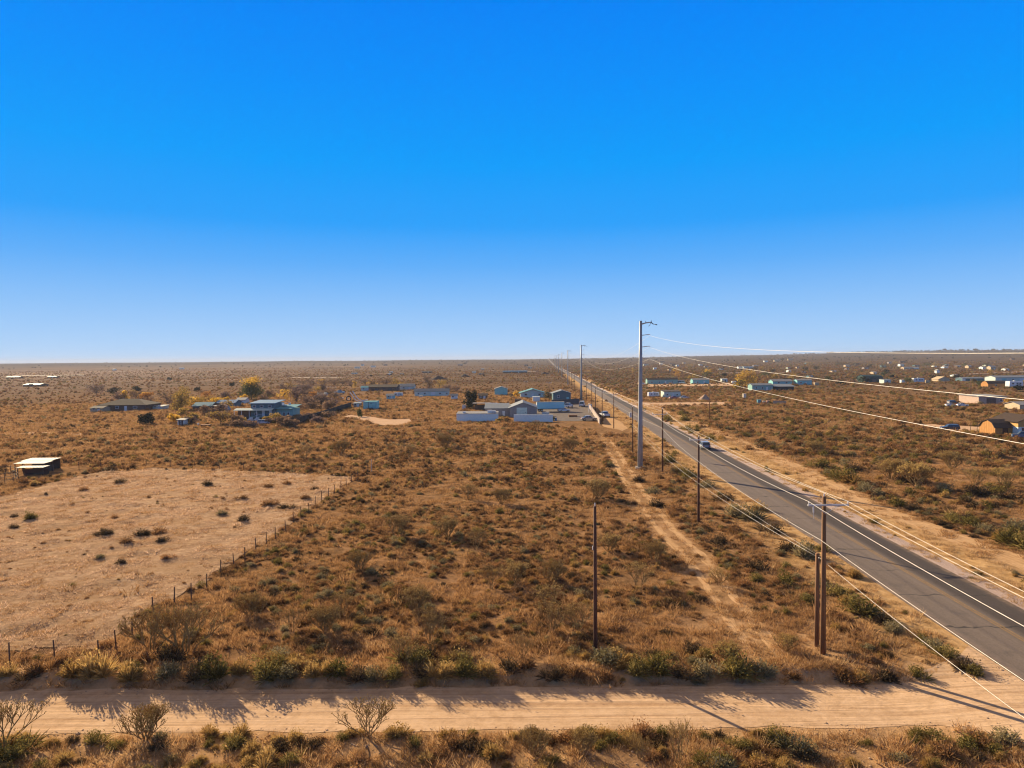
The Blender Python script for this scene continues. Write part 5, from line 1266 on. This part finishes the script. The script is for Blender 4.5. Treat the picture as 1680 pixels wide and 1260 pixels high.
tree('juniper_tree', 'dark green rounded juniper standing before the low brown house', 241, 695, 17, 21, A(FM['jun']), 1800, .26, trunk=.02)
tree('tree', 'low yellow bush tree beside the small white shed', 285, 693, 15, 16, A(LY), 700, .26, trunk=.05)
tree('tree', 'low purplish bare tree right of the small white shed', 314, 696, 14, 20, A(PUR), 500, .2, True, trunk=.05)
tree('tree', 'wide brown olive tree in front of the arched shed', 362, 696, 20, 36, A(LOG)+A(LB), 1500, .26, trunk=.05)
tree('tree', 'dark low tree at the corner of the blue house porch', 389, 697, 16, 18, A(LB), 700, .26, trunk=.05)
tree('tree', 'olive tree growing right in front of the blue two storey house', 452, 695, 17, 16, A(LOG), 700, .24, trunk=.05)
for i, (u, v, h_, w_, lb) in enumerate(((487,662,24,28,'bare brown tree close beside the blue two storey house'), (506,668,19,30,'low bare brown tree between the blue house and the screened fence'), (524,664,16,24,'low bare reddish tree by the middle of the screened fence'), (470,650,20,26,'dark bare tree behind the blue house roof'),
                           (500,645,14,26,'dark bare tree behind the bare brown trees'), (540,672,14,20,'low bare tree near the end of the screened fence'))):
    tree('bare_tree', lb, u, v, h_, w_, A(LB if i % 2 else PUR), 1500, .26, True, trunk=.05, group='bare brown trees by the blue house')
tree('tree', 'tiny bright yellow tree in the dark tree row beyond the pale rail fence', 526, 630, 8, 13, A(LY), 350, .4)
tree('tree', 'thin pale yellow tree just behind the top of the curved white pipes', 582, 637, 13, 6, A(LOG)+A(LY), 350, .35)
g = random.Random(5)
for i in range(34):
    u = g.uniform(300, 560); v = 662 + g.uniform(-14, 34); v = min(v, 704 - abs(u-430)*.05)
    if 385 < u < 482 and v < 692: v = 693 + g.uniform(0, 8)
    k = i % 4
    tree('bare_tree', ('low bare brown brush tree', 'low purplish bare brush tree', 'low tan leafless brush tree', 'low olive brush tree')[k] + ' among the thicket around the blue house', u, v, g.uniform(8, 16), g.uniform(14, 28), A((LB, PUR, LT, LOG)[k]), 800, .26, k != 3, trunk=.02, group='brush thicket around the blue house')
for u, v, h_, w_, lb, mt in ((340,655,13,18,'orange brown tree behind the teal roofed shed',LO),(318,690,12,14,'gold bush just right of the small white shed',LOG),(372,660,10,12,'yellow bush behind the blue roofed shed',LY),(545,650,10,16,'tan tree behind the upright tyre',LT),(515,656,13,16,'orange brown tree among bare trees near the blue house',LO),(660,636,8,14,'gold tree by the grey roofed small house',LOG),(905,690,6,10,'olive bush at the end of the long white wall',LG_),(820,693,6,12,'gold bush between the long building and the white wall',LOG),(1140,622,9,12,'olive tree behind the gap of the mobile homes',LOG),(1300,622,9,12,'gold tree behind the pale house with white roof',LOG),(1360,625,8,12,'dark olive tree past the light blue mobile home',LG_),(1490,628,8,12,'olive tree beside the white motorhome',LG_),(1608,633,8,14,'dark olive tree before the tan arched barn',LG_)):
    tree('tree', lb, u, v, h_, w_, A(mt), 600, .3, trunk=.03)
for i in range(40):
    u = g.uniform(135, 760); v = g.uniform(640, 672) - (u > 560)*g.uniform(6, 22)
    if 545 < u < 620 and v > 640: continue
    k = i % 5; h_ = g.uniform(8, 17)
    tree('tree' if k in (1, 3) else 'bare_tree', ('bare brown tree', 'gold autumn tree', 'purplish bare tree', 'olive gold tree', 'tan leafless tree')[k] + ' in the loose tree belt beyond the grazed pasture', u, v, h_, h_*g.uniform(1.0, 1.7), A((LB, LY, PUR, LOG, LT)[k]), 700, .3, k in (0, 2, 4), trunk=.03, group='loose tree belt behind the homestead')
for i in range(34):
    u = g.uniform(1100, 1690); v = g.uniform(596, 632)
    k = i % 4
    tree('tree' if k else 'juniper_tree', ('dark juniper', 'olive tree', 'brown tree', 'dull green tree')[k] + ' scattered between the far homes beyond the road', u, v, g.uniform(4, 8), g.uniform(7, 16), A((FM['jun'], LOG, LB, LG_)[k]), 300, .5, trunk=.02, group='trees scattered between the far homes')
for u, v, w_ in ((498,631,24),(514,632,22),(532,633,24),(548,632,20),(562,632,22),(574,633,16),(600,632,18),(612,633,20)):
    tree('bare_tree', 'dark bare tree in the row behind the pale blue pickup and rail fence', u, v, 9, w_, A(LB), 260, .45, True, trunk=.03, group='dark tree row beyond the pale rail fence')
tree('pine_tree', 'dark green pine beside the open white roofed canopy', 773, 670, 27, 19, A(FM['jun']), 2300, .32, trunk=.04)
tree('tree', 'bright yellow bush beside the pale teal roofed house', 847, 651, 9, 8, A(LY), 400, .28, trunk=.03)
tree('shrub_tree', 'green bush at the edge of the bright sandy clearing', 590, 684, 13, 8, A(LG_), 500, .22, trunk=.03)
tree('tree', 'dark green shrub tree right of the teal roofed house', 899, 654, 11, 14, A(LB)+A(LG_), 600, .28, trunk=.03)
tree('tree', 'large golden tree clump above the blue green low house', 1226, 634, 25, 28, A(LY)+A(LOG), 2200, .42, trunk=.06)
tree('tree', 'lower lime yellow tree in front of the large golden clump', 1212, 638, 15, 18, A(LY)+A(LG_), 1100, .38, trunk=.04)
tree('tree', 'green and yellow tree behind the white and blue mobile home', 1159, 619, 13, 16, [(LG_,1,-1,.7),(LY,1,.5,2)], 700, .45)
tree('tree', 'pale orange tree behind the long teal mobile home', 1109, 617, 12, 11, A(LO)+A(LY), 500, .45)
tree('tree', 'olive tree seen just beside the tall grey steel pole', 1040, 611, 8, 9, A(LOG), 350, .45)
tree('tree', 'small bright orange tree at the shaded end of the beige barn', 1655, 665, 10, 14, A(LO)+A(LY), 700, .24, trunk=.05)
for u, v, h_, w_, lb in ((1412,627,9,22,'dark green tree at the left end of the dark green barn'), (1425,604,6,14,'dark juniper on the hill above the dark green barn'), (1385,600,6,40,'wide dark juniper thicket on the hill'), (1525,599,7,12,'dark juniper beside the tan hill houses'), (1535,624,9,16,'dark tree beside the stepped tan house'),
                         (1570,622,8,14,'dark tree between the stepped tan house and the grey shed'), (1267,612,7,9,'lone dark juniper beyond the golden tree clump'), (1672,640,8,14,'dark green tree beside the tan arched barn'), (188,645,9,19,'wide dark juniper behind the bright yellow tree'), (225,641,7,11,'round dark juniper on the plain above the low brown house'),
                         (380,633,6,8,'single round dark juniper before the tall cottonwood'), (324,642,6,9,'small dark juniper behind the teal roofed shed'), (1340,606,5,9,'lone small juniper on the hill')):
    tree('juniper_tree', lb, u, v, h_, w_, A(FM['jun']), 500, .4, trunk=.02, group='dark junipers on the plain')

# ------------------------------------------------------------------ shrubs, one by one
LMK = [('the lone pole', pA), ('the stub pole', pC), ('second roadside pole', pD), ('third roadside pole', pE), ('tall steel pole', gr(t_x(129), 129)), ('the fence corner', FP[3]), ('the fence bend', FP[9]), ('whitewashed fence end', FP[-1]),
       ('the animal shelter', pix(66, 782)), ('brown gambrel barn', pix(1640, 715)), ('long white wall', pix(875, 691)), ('the road mouth', Vector((29, 45, 0))), ('the teal container', pix(607, 671))]
ZN = {'south': 'before the dirt road', 'bank': 'on the dirt road bank', 'field': 'in open scrub', 'verge_l': 'beside the asphalt', 'verge_r': 'between asphalt and sandy track', 'right': 'beyond the sandy track', 'pasture': 'in the grazed pasture', 'path': 'on the rutted track', 'road': 'by the road mouth', 'yard': 'near the yard'}
def describe(p, look, z):
    nm, q = min(LMK, key=lambda a: (a[1]-p).length); dx, dy = p.x-q.x, p.y-q.y
    if abs(dx) > abs(dy): d = '%d m %s of' % (max(1, round(abs(dx))), 'right' if dx > 0 else 'left')
    else: d = '%d m %s' % (max(1, round(abs(dy))), 'behind' if dy > 0 else 'before')
    return '%s %s, %s %s' % (look, ZN[z], d, nm)
GRP = {}
def put_shrub(p, kind, size, z, sq=1.0):
    me = PROTO[kind][rng.randrange(3)]; wd, nm = KINDW[kind]
    o = link(bpy.data.objects.new(nm, me)); o.location = p - Vector((0,0,.05*size)); o.rotation_euler = (rng.uniform(-.08,.08), rng.uniform(-.08,.08), rng.uniform(0,6.28)); o.scale = (size*rng.uniform(.9,1.2), size*rng.uniform(.9,1.2), size*sq*rng.uniform(.85,1.1))
    sz = 'big' if size > 1.5 else 'small' if size < .85 else 'rounded'
    return tag(o, describe(p, '%s %s shrub' % (sz, wd), z), 'shrub', 'desert shrubs ' + ZN[z])
INDIV = []   # (x, y, r)
def hand(lst, size_px=True):
    for u, v, kind, wpx in lst:
        p = pix(u, v); s = wpx*p.y/F/1.35; z = str(zone(np.array([p.x]), np.array([p.y]))[0]); put_shrub(p, kind, s*(1.1 if z == 'bank' else 1), z, 1.25 if z == 'bank' else 1.0); INDIV.append((p.x, p.y, s*.8))
hand([(28,1240,'olive',84),(85,1222,'gold',34),(118,1216,'dark',30),(160,1218,'olive',42),(186,1228,'olive',36),(262,1228,'dark',40),(345,1206,'gold',38),(392,1212,'gold',44),(380,1226,'olive',50),(486,1212,'gold',42),(505,1224,'dark',46),(560,1212,'olive',30),(582,1206,'gold',30),(655,1208,'gold',48),(680,1222,'olive',34),(735,1208,'gold',30),(772,1204,'olive',24),(780,1218,'dark',30),
      (872,1222,'dark',34),(960,1212,'olive',44),(985,1228,'olive',36),(1036,1206,'gold',28),(1082,1220,'dark',46),(1150,1208,'gold',18),(1210,1226,'olive',40),(1240,1206,'gold',26),(1262,1222,'dark',30),(1305,1232,'grey',66),(1326,1246,'dark',60),(1420,1222,'olive',26),(1500,1218,'olive',34),(1528,1232,'gold',26),(1582,1226,'olive',50),(1600,1240,'dark',40),(1655,1218,'grey',62),(1672,1246,'rust',40),(1480,1250,'grey',40),(830,1240,'rust',30),(700,1250,'gold',36),(455,1250,'rust',34),(330,1250,'gold',30),(905,1250,'olive',36),(1150,1250,'olive',40),(1400,1254,'gold',36),(100,1252,'gold',44),(560,1255,'rust',40)])
hand([(14,1108,'gold',34),(45,1112,'dark',34),(70,1100,'rust',44),(120,1106,'gold',46),(160,1108,'gold',60),(212,1112,'gold',50),(220,1108,'olive',40),(277,1110,'grey',44),(318,1112,'dark',54),(352,1108,'olive',62),(395,1106,'gold',40),(432,1112,'olive',60),(470,1110,'grey',44),(520,1108,'gold',40),(556,1104,'olive',48),(588,1112,'dark',40),(618,1116,'grey',38),(648,1110,'olive',34),(690,1104,'dark',40),(722,1108,'gold',44),(760,1106,'olive',50),(795,1106,'gold',44),(835,1100,'dark',40),(858,1094,'rust',40),
      (905,1112,'dark',36),(940,1110,'rust',44),(995,1112,'rust',30),(1045,1104,'olive',48),(1082,1102,'olive',56),(1120,1110,'dark',44),(1165,1106,'grey',48),(1205,1104,'olive',64),(1250,1108,'grey',50),(1300,1112,'rust',30),(1390,1116,'rust',44),(1450,1114,'dark',40),(1510,1112,'olive',40),(280,1085,'dark',50),(330,1075,'rust',46),(240,1082,'rust',40),(100,1090,'rust',40),(40,1088,'rust',34),(180,1092,'rust',36),(460,1078,'grey',44),(700,1078,'dark',44),(560,1075,'rust',40)])
hand([(1375,978,'olive',44),(1388,990,'gold',40),(1412,1004,'olive',66),(1440,1012,'grey',44),(1456,1024,'dark',50),(1471,1036,'grey',46),(1512,1052,'olive',34),(1530,1066,'grey',48),(1555,1080,'olive',50),(1585,1096,'dark',50),(1600,1104,'olive',40),(1346,965,'grey',40),(1352,905,'olive',34),(1318,912,'grey',56),(1288,902,'dark',44),(1262,872,'dark',48),(1232,852,'grey',56),(1205,846,'grey',50),(1248,838,'gold',36),(1178,892,'dark',40),(1205,872,'rust',36),(1120,776,'gold',36),(1098,758,'olive',34),(1128,784,'olive',40),(1160,800,'grey',38),(1185,820,'dark',36),(1072,810,'grey',36),(1076,830,'dark',38),(1108,838,'rust',36),(1050,790,'dark',30),(1245,935,'dark',44),(1290,960,'olive',40),(1225,960,'rust',40),
      (1380,786,'olive',52),(1396,792,'gold',40),(1340,766,'olive',36),(1420,806,'grey',36),(1470,830,'olive',40),(1500,836,'dark',38),(1560,856,'olive',40),(1590,864,'olive',44),(1620,872,'grey',40),(1662,892,'olive',62),(1640,884,'gold',36),(1672,868,'grey',50),(1690,900,'olive',60),(1165,722,'olive',24),(1130,706,'olive',22),(1096,690,'olive',24),(1122,690,'olive',24),(1350,748,'olive',30),(1300,722,'olive',26),(1400,772,'dark',40),(1480,790,'dark',44),(1605,812,'dark',50),(1550,806,'grey',40),(1660,820,'dark',48)])
hand([(230,878,'dark',34),(258,876,'rust',40),(198,925,'dark',26),(162,916,'grey',20),(210,890,'rust',34),(268,888,'dark',24),(276,916,'rust',24),(170,878,'dark',36),(395,818,'rust',20),(363,844,'grey',24),(400,854,'dark',30),(444,828,'rust',30),(470,834,'dark',26),(440,800,'rust',24),(198,792,'dark',24),(500,818,'rust',24),(48,852,'olive',28),(26,848,'dark',20),(190,850,'rust',20),(24,866,'dark',24),(470,795,'rust',20),(515,803,'dark',18),(140,804,'rust',24),(340,795,'dark',22)])
CHL = [(603,1208,68,0),(1113,1252,80,3),(4,1232,84,0),(240,1212,58,2),(876,1238,44,2),(1050,1246,46,1),(955,1232,40,2),(250,1068,74,0),(305,1074,86,0),(535,1036,46,2),(480,1036,42,1),(680,1002,42,2),(706,1054,62,1),(658,1088,50,0),(845,957,38,2),(806,966,42,1),(906,955,38,2),(1047,964,44,0),(902,1000,44,0),(950,1034,52,1),(906,1040,64,1),(660,880,42,1),(1075,920,34,2),(980,818,34,2),(822,826,26,2),(648,880,38,0),(770,820,28,0),(410,1010,40,2),
       (858,1078,44,1),(425,1010,30,0),(1505,800,44,2),(1462,786,36,2),(1600,800,36,1),(1338,746,24,2),(1560,770,32,2),(1648,806,46,1),(668,752,26,0),(730,735,24,2),(560,745,24,2),(500,752,24,0),(935,740,22,2),(880,708,20,0),(1290,1068,30,2),(1195,1085,36,2),(1180,960,30,0),(590,936,34,2),(560,1004,34,0),(1000,905,32,2),(780,900,34,0),(735,880,32,2)]
for u, v, hp, kd in CHL:
    p = pix(u, v); z = str(zone(np.array([p.x]), np.array([p.y]))[0])
    look = ('%s branching cholla' % ('tall' if hp*p.y/F > 2.3 else 'low' if hp*p.y/F < 1.6 else 'bare'))
    put_cholla(p, hp*p.y/F, kd, rng.uniform(0, 6.28), describe(p, look, z), 'cholla cacti standing in the scrub'); INDIV.append((p.x, p.y, .7))

# ------------------------------------------------------------------ the rest of the scrub
KEYS = ['rust', 'gold', 'olive', 'grey', 'dark']
def in_indiv(x, y):
    m_ = np.zeros(len(x), bool)
    for a, b, r in INDIV: m_ |= (x-a)**2 + (y-b)**2 < (r*.8)**2
    return m_
x, y = sample(170000, 34, 2200, 1.58, 46)
zn = zone(x, y); r = np.hypot(x, y)
clump = fbm(x/5.0, y/5.0, 3); big = fbm(x/60.0, y/60.0, 2)
P_ = {'field': .70, 'verge_l': .10, 'verge_r': .07, 'right': .60, 'pasture': .06, 'south': .30, 'bank': .45, 'path': .012, 'road': 0, 'yard': 0}
pr = np.array([P_[z] for z in zn])*np.clip((clump-.36)*5, .05, 1.35)*np.clip(.5+big, .45, 1.4)*(1+.45*sstep(80, 200, r))*(1-np.where(x < 60, .7, .5)*sstep(340, 560, r))
gap = ((np.hypot(x-19, y-50) < 6) & (zn == 'field'))
keep = (nrg.random(len(x)) < pr) & ~blocked(x, y) & ~gap & ~in_indiv(x, y)
x, y, zn, r, clump = x[keep], y[keep], zn[keep], r[keep], clump[keep]
wts = {'field': (.60, .12, .08, .08, .12), 'right': (.40, .14, .18, .12, .16), 'south': (.25, .40, .20, .05, .10), 'bank': (.3, .35, .15, .1, .1), 'verge_l': (.3, .3, .2, .2, 0), 'verge_r': (.1, .5, .2, .2, 0), 'path': (1, 0, 0, 0, 0), 'pasture': (.75, .05, .05, 0, .15)}
kk = np.array([nrg.choice(5, p=wts[z]) for z in zn])
kk = np.where((kk == 4) & (r > 320), 0, kk)
sz = np.minimum(1.6, np.exp(nrg.normal(-.28, .34, len(x))))*np.where(zn == 'bank', 1.2, 1.0)*np.where(kk == 1, .85, 1.0)*np.where(zn == 'field', .82, np.where(zn == 'pasture', .42, 1.05))*(1 + sstep(80, 200, r)*.28 + sstep(220, 1200, r)*1.3)
Z = H(x, y)
rank = np.argsort(-(sz/r))
n_ind = max(0, 290 - sum(1 for o in COL.objects if o.get('category') == 'shrub'))
ind = [i for i in rank[:n_ind*2] if r[i] < 150][:n_ind]
for i in ind: put_shrub(Vector((x[i], y[i], Z[i])), KEYS[kk[i]], float(sz[i]), str(zn[i]))
rest = np.ones(len(x), bool); rest[ind] = False
# lighter copies for the thousands farther off
PRL = []
for k in KEYS:
    for i in range(2): PRL.append(plant_mesh('scrub_' + k, [blades(110, .8, .72 if k != 'gold' else .85, .036, 1.0, 70+i, .3), leaves(150, .8, .75, .085, 90+i)], FM[k]))
near = rest & (r < 110); farr = rest & ~near
PRN = [PROTO[k][i] for k in KEYS for i in range(2)]
gn_scatter('scrub', [(x[i], y[i], Z[i]-.05*sz[i], sz[i], nrg.random()*6.28, int(kk[i]*2+nrg.integers(2))) for i in np.where(near)[0]], PRN, 'low scrub covering the near fields between the shrubs', 'scrub')
gn_scatter('scrub', [(x[i], y[i], Z[i]-.05*sz[i], sz[i], nrg.random()*6.28, int(kk[i]*2+nrg.integers(2))) for i in np.where(farr)[0]], PRL, 'low scrub carpeting the plain farther off', 'scrub')

# grass ----------------------------------------------------------------------
def tuft(n, r_, h_, wd, seed, mat):
    g = random.Random(seed); V = []; Fc = []; T = []
    for _ in range(n):
        a = g.uniform(0,6.28); q = math.sqrt(g.random())*r_; b = Vector((q*math.cos(a), q*math.sin(a), -.02)); a2 = a+g.uniform(-.9,.9); l = h_*g.uniform(.5,1.1); tip = b+Vector((math.cos(a2)*l*g.uniform(.2,.8), math.sin(a2)*l*g.uniform(.2,.8), l*g.uniform(.6,1)))
        s = (tip-b).cross(Vector((g.uniform(-1,1), g.uniform(-1,1), .2))).normalized()*wd; n0 = len(V); V += [b-s, b+s, tip]; Fc.append((n0,n0+1,n0+2)); c = g.uniform(.65,1.3); T.append((c,c,c))
    return plant_mesh('tuft', [(V, Fc, T)], mat)
def grass(name, lb, n, r0, r1, k, zp, mat, hs, rs, nb, wd, sc0=1.0):
    x, y = sample(n, r0, r1, k, 45); zn = zone(x, y); c = fbm(x/1.7+40, y/1.7, 3)
    pr = np.array([zp.get(z, 0) for z in zn])*np.clip((c-.3)*4, .1, 1.2); keep = (nrg.random(len(x)) < pr) & ~blocked(x, y); x, y = x[keep], y[keep]; Z = H(x, y); rr = np.hypot(x, y)
    s = np.exp(nrg.normal(0, .3, len(x)))*sc0*(1+sstep(70, 250, rr)*.9)
    gn_scatter(name, [(x[i], y[i], Z[i], s[i], nrg.random()*6.28, int(nrg.integers(3))) for i in range(len(x))], [tuft(nb, rs, hs, wd, 5+i, mat) for i in range(3)], lb, 'grass')
grass('dry_grass', 'rust coloured dry grass growing between the shrubs', 110000, 34, 420, 1.3, {'field': .9, 'right': .7, 'south': .35, 'path': .3, 'bank': .7, 'verge_l': .15}, FM['rustg'], .36, .34, 42, .017)
grass('dry_grass', 'golden dry grass lining the asphalt road and dirt tracks', 60000, 34, 420, 1.3, {'verge_l': .8, 'verge_r': .95, 'bank': .6, 'south': .5, 'path': .25, 'field': .10, 'right': .16}, FM['straw'], .33, .30, 42, .016)
grass('grass_stubble', 'short pale stubble across the grazed pasture', 90000, 40, 180, 1.0, {'pasture': .6}, FM['stub'], .22, .34, 34, .02)
grass('dry_grass', 'taller tan grass clumps scattered over the grazed pasture', 30000, 40, 180, 1.0, {'pasture': .5}, FM['rustg'], .26, .36, 40, .018)

# distant bushes and junipers on the far slopes --------------------------------
def blob(seed, mat):
    return plant_mesh('far_bush', [leaves(110, 1.6, 1.7, .38, seed, 6)], mat)
x, y = sample(15000, 650, 6000, 1.3, 44); r = np.hypot(x, y); b = np.arctan2(x, y)
c = fbm(x/260.0, y/160.0, 3)
pr = np.clip((c-.42)*3.0, .02, 1)*(.12 + .88*sstep(1600, 3600, r))*(.3+.7*sstep(-.15, .3, b))
on = (x > road_left(y)-6) & (x < road_left(y)+ROADW+6)
keep = (nrg.random(len(x)) < pr) & ~on; x, y, r = x[keep], y[keep], r[keep]
sb = np.radians(nrg.uniform(25, 42, 260)); sr = nrg.uniform(5200, 6100, 260); x = np.append(x, sr*np.sin(sb)); y = np.append(y, sr*np.cos(sb)); r = np.append(r, sr*1.0); Z = H(x, y)
gn_scatter('distant_bushes', [(x[i], y[i], Z[i]-.2, float(np.exp(nrg.normal(.05,.3)))*(1+.9*(r[i] > 2500)+1.6*(r[i] > 5100)*(x[i] > 2100)), nrg.random()*6.28, int(nrg.integers(4))) for i in range(len(x))], [blob(i, FM['jun'] if i < 3 else FM['dark']) for i in range(4)], 'dark bushes and junipers dotting the far plain and hills', 'bushes')
def pebble(seed):
    g = random.Random(seed); bm = bmesh.new(); bmesh.ops.create_icosphere(bm, subdivisions=1, radius=1)
    for v in bm.verts: v.co *= g.uniform(.7, 1.15); v.co.z *= .6
    me = bpy.data.meshes.new('pebble'); bm.to_mesh(me); bm.free(); me.materials.append(paint('tan_stone', (.42, .29, .19), .95, 0, .3, 4)); return me
x = np.concatenate([nrg.uniform(-45, 33, 2600), nrg.uniform(-45, 33, 1500)]); y = np.concatenate([nrg.uniform(34.5, 39.2, 2600), nrg.uniform(43.2, 46, 1500)]); Z = H(x, y)
gn_scatter('pebbles', [(x[i], y[i], Z[i]+.01, float(np.exp(nrg.normal(-3.3, .45))), nrg.random()*6.28, int(nrg.integers(3))) for i in range(len(x))], [pebble(i) for i in range(3)], 'small stones littering both edges of the dirt road', 'stones')
for u, v in ((770,692),(795,693),(806,693),(858,694),(880,694.5),(898,694.5)):
    put_shrub(pix(u, v), 'dark', 1.3, 'yard')
print('objects', len(COL.objects))
